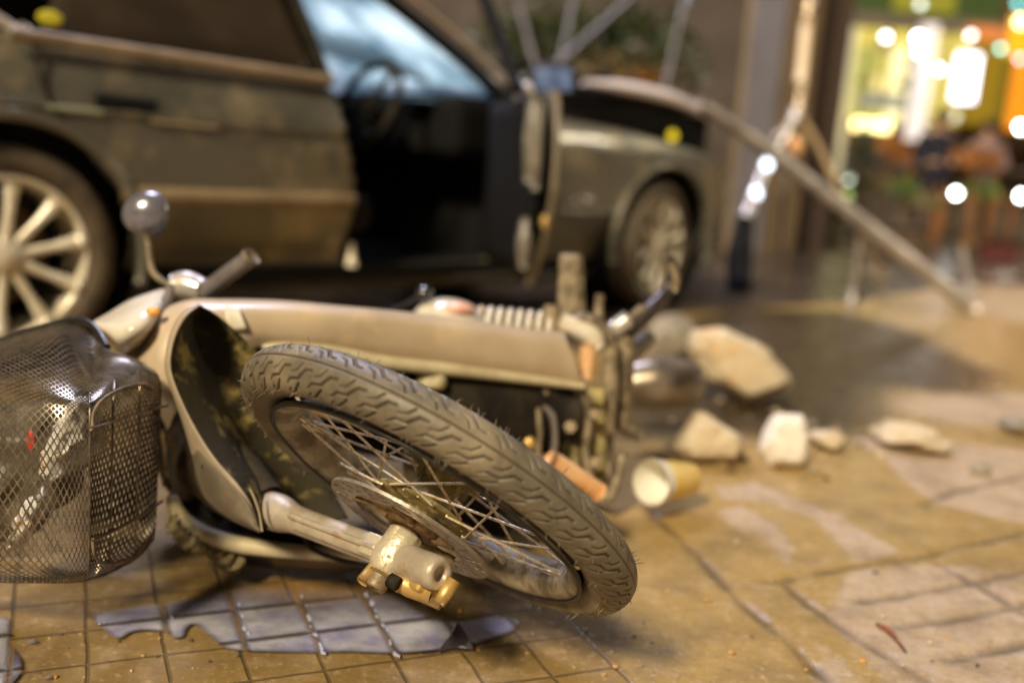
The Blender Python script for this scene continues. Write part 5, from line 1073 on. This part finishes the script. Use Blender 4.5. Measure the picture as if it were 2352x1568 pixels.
bulb(2345, 292, 15.0, .055, (1, 1, 1), 22, 'white lamp at the right edge under the neon')
bulb(2132, 308, 15.5, .06, (.85, .80, .25), 2.2, 'yellow green lamp below the mullion')
bulb(1949, 412, 13, .045, (.75, .85, .66), 4, 'pale green garden lamp beside the stand leg', hang=False)
bulb(1946, 448, 12, .045, (.55, .72, .22), 1.6, 'green garden lamp below the pale one', hang=False)
bulb(2196, 444, 12.5, .040, (.92, 1, .93), 26, 'brilliant white ground lamp in front of the standing people', hang=False)
bulb(2346, 450, 12.5, .042, (.92, 1, .93), 26, 'brilliant white ground lamp at the right edge', hang=False)
bulb(1858, 5, 8, .03, (.85, .84, .92), 4, 'pale lamp at the top edge over the stand')
BG = 'potted plants before the shop'
bush(2080, 432, 12.5, .17, .13, 160, m_leaf3, 'bright green potted plant by the counter', 'potted_plant', BG)
bush(2000, 425, 12.8, .25, .12, 160, mat('yellow_leaf', (.28, .25, .10), rough=.6), 'yellowish potted plant left of the green one', 'potted_plant', BG)
bush(2250, 440, 12.9, .22, .14, 160, m_leaf3, 'green potted plant behind the white ground lamp', 'potted_plant', BG)
bush(2130, 462, 12.2, .16, .07, 120, mat('pale_leaf', (.34, .32, .14), rough=.6), 'pale low potted plant between the green one and the ground lamp', 'potted_plant', BG)
bush(1985, 330, 13.5, .16, .22, 160, mat('mint_leaf', (.22, .36, .24), rough=.6), 'mint green potted plant beside the counter', 'potted_plant', BG)
# two people and two chairs in front of the shop
m_skin = mat('skin', (.46, .27, .20), rough=.5); m_navy = mat('navy_cloth', (.014, .016, .035), rough=.8); m_brownc = mat('rust_cloth', (.30, .10, .02), rough=.8); m_mauve = mat('mauve_cloth', (.24, .17, .19), rough=.8); m_hair = mat('black_hair', (.012, .01, .01), rough=.5)
def person(px, d, h, coat, legsm, label, lean=0):
    base = P(px, 430, d)*[1, 1, 0]; t = thing('person', label, 'person', base)
    s = h/1.75
    def J(x, y, z): return base+np.array([x*s, y*s, z*s])
    js = [J(0, 0, .95), J(0, 0, 1.15), J(0, -.01, 1.38), J(0, -.02, 1.50), J(0, -.04, 1.62), J(0, -.05, 1.70),
          J(.19, 0, 1.42), J(.27, -.04, 1.15), J(.16, -.24, 1.08), J(.10, -.30, 1.10), J(-.19, 0, 1.42), J(-.27, -.04, 1.15), J(-.16, -.24, 1.05), J(-.10, -.30, 1.07),
          J(.10, 0, .88), J(.12, -.03, .50), J(.12, .02, .09), J(.12, -.13, .04), J(-.10, 0, .88), J(-.13, .05, .50), J(-.14, .04, .09), J(-.14, -.11, .04)]
    ed_ = [(0, 1), (1, 2), (2, 3), (3, 4), (4, 5), (2, 6), (6, 7), (7, 8), (8, 9), (2, 10), (10, 11), (11, 12), (12, 13), (0, 14), (14, 15), (15, 16), (16, 17), (0, 18), (18, 19), (19, 20), (20, 21)]
    rad = [.15, .14, .16, .06, .095, .085, .075, .05, .04, .032, .075, .05, .04, .032, .095, .065, .045, .035, .095, .065, .045, .035]
    org = np.array(base); me = bpy.data.meshes.new('body'); me.from_pydata([(j-org).tolist() for j in js], ed_, []); me.materials.append(m_skin)
    o = bpy.data.objects.new('body', me); COL.objects.link(o); o.parent = t
    sk = o.modifiers.new('skin', 'SKIN'); 
    for i, sv in enumerate(me.skin_vertices[0].data): sv.radius = (rad[i]*s, rad[i]*s*.8); sv.use_root = (i == 0)
    sd = o.modifiers.new('sub', 'SUBSURF'); sd.levels = 2; sd.render_levels = 2
    tube('jacket', [J(0, 0, .82), J(0, 0, 1.0), J(0, 0, 1.2), J(0, -.01, 1.40), J(0, -.02, 1.48)], [.20*s, .185*s, .18*s, .21*s, .09*s], coat, t, n=16, seg=20)
    for q in (1, -1):
        tube('sleeve', [J(.17*q, 0, 1.42), J(.275*q, -.04, 1.15), J(.17*q, -.22, 1.08)], [.085*s, .065*s, .05*s], coat, t, n=12)
        tube('trouser_leg', [J(.10*q, 0, .92), J(.125*q, 0, .50), J(.13*q, .03, .10)], [.115*s, .085*s, .065*s], legsm, t, n=12)
        for f in range(5): tube('finger', [J(.10*q+(f-2)*.012, -.31, 1.09), J(.10*q+(f-2)*.014, -.36-(.01 if f == 2 else 0), 1.07), J(.10*q+(f-2)*.012, -.375, 1.04)], .008*s, m_skin, o, n=5, seg=6)
        mesh('ear', *ellipsoid(J(.085*q, -.045, 1.63), X3, Y3, Z3, .012, .02, .03, 6), m_skin, o)
        mesh('eye', *ellipsoid(J(.032*q, -.125, 1.645), X3, Y3, Z3, .012, .008, .008, 6), m_hair, o)
    mesh('nose', *ellipsoid(J(0, -.135, 1.61), X3, Y3, Z3, .012, .018, .022, 6), m_skin, o)
    mesh('hair', *ellipsoid(J(0, -.02, 1.685), X3, Y3, Z3, .105*s, .115*s, .10*s, 12), m_hair, t)
person(2139, 13.2, 1.68, m_navy, m_navy, 'person in a dark navy jacket and trousers standing before the shop')
person(2252, 13.4, 1.62, m_mauve, m_brownc, 'person in a mauve top and rust brown trousers standing right of the one in navy')
def chair(px, d, ang, label):
    b = P(px, 430, d)*[1, 1, 0]; t = thing('wooden_chair', label, 'chair', b, 'wooden chairs before the shop'); c, s_ = math.cos(ang), math.sin(ang)
    Xc = np.array([c, s_, 0]); Yc = np.array([-s_, c, 0]); m_ = mat('orange_brown_wood', (.34, .13, .03), (.24, .09, .02), rough=.5, scale=8)
    box('seat', b+Z3*.62, Xc, Yc, Z3, (.42, .42, .05), m_, t)
    for i in (-1, 1):
        for j in (-1, 1): box('leg', b+Xc*.18*i+Yc*.18*j+Z3*.30, Xc, Yc, Z3, (.05, .05, .60), m_, t)
        box('back_post', b+Xc*.18*i+Yc*.19+Z3*.95, Xc, Yc, Z3, (.05, .05, .64), m_, t)
    box('backrest', b+Yc*.19+Z3*1.1, Xc, Yc, Z3, (.36, .03, .22), m_, t)
chair(2080, 13.0, .3, 'orange brown wooden chair left of the person in navy')
chair(2198, 12.9, -.2, 'orange brown wooden chair between the two standing people')
chair(2285, 13.0, .4, 'orange brown wooden chair right of the person in mauve')
m_bar = mat('dull_barrier_steel', (.16, .13, .11), (.10, .08, .07), rough=.5, metal=.3)
def barrier(px0, px1, py, d, label):
    a = P(px0, py, d)*[1, 1, 0]; b = P(px1, py, d)*[1, 1, 0]; t = thing('crowd_barrier', label, 'barrier', a, 'low steel barriers across the square'); L_ = b-a
    for z in (.22, .95): tube('rail', [a+Z3*z, b+Z3*z], .022, m_bar, t)
    for k in range(9): tube('bar', [a+L_*k/8+Z3*.22, a+L_*k/8+Z3*.95], .010 if k % 8 else .022, m_bar, t, seg=8)
    for k in (0, 1): tube('foot', [a+L_*k+Z3*.02-Y3*.25, a+L_*k+Z3*.02+Y3*.25], .02, m_bar, t); tube('post', [a+L_*k+Z3*.02, a+L_*k+Z3*.24], .02, m_bar, t)
barrier(1960, 2120, 500, 12.0, 'dark steel barrier just right of the light stand')
barrier(2215, 2420, 500, 11.6, 'dark steel barrier at the right edge in front of the people')
def crate(px, py, d, w, h, m, label):
    g_ = G(px, py); t = thing('crate', label, 'crate', g_, 'crates and boxes left on the far ground')
    box('shell', g_+Z3*h/2, X3+Y3*.3, Y3-X3*.3, Z3, (w, w*.7, h), m, t, bev=.012); box('lid', g_+Z3*(h+.013), X3+Y3*.3, Y3-X3*.3, Z3, (w*1.04, w*.74, .02), m_cardark, t, bev=.005)
crate(2060, 590, 9, .34, .26, mat('brown_crate', (.12, .08, .05), rough=.7), 'brown crate on the far ground behind the trestle')
crate(2290, 600, 8, .30, .18, mat('maroon_crate', (.13, .035, .03), rough=.6), 'maroon crate on the far ground at the right edge')
crate(1880, 560, 10.5, .40, .30, mat('olive_crate', (.12, .11, .05), rough=.7), 'olive crate on the far ground behind the pole')
# enclosing building behind for the ground's far edge
slab('wall', 2700, 5200, 18, 14, 0, 6, .3, m_wall, 'brown wall right of the shop, outside the frame', 'wall')
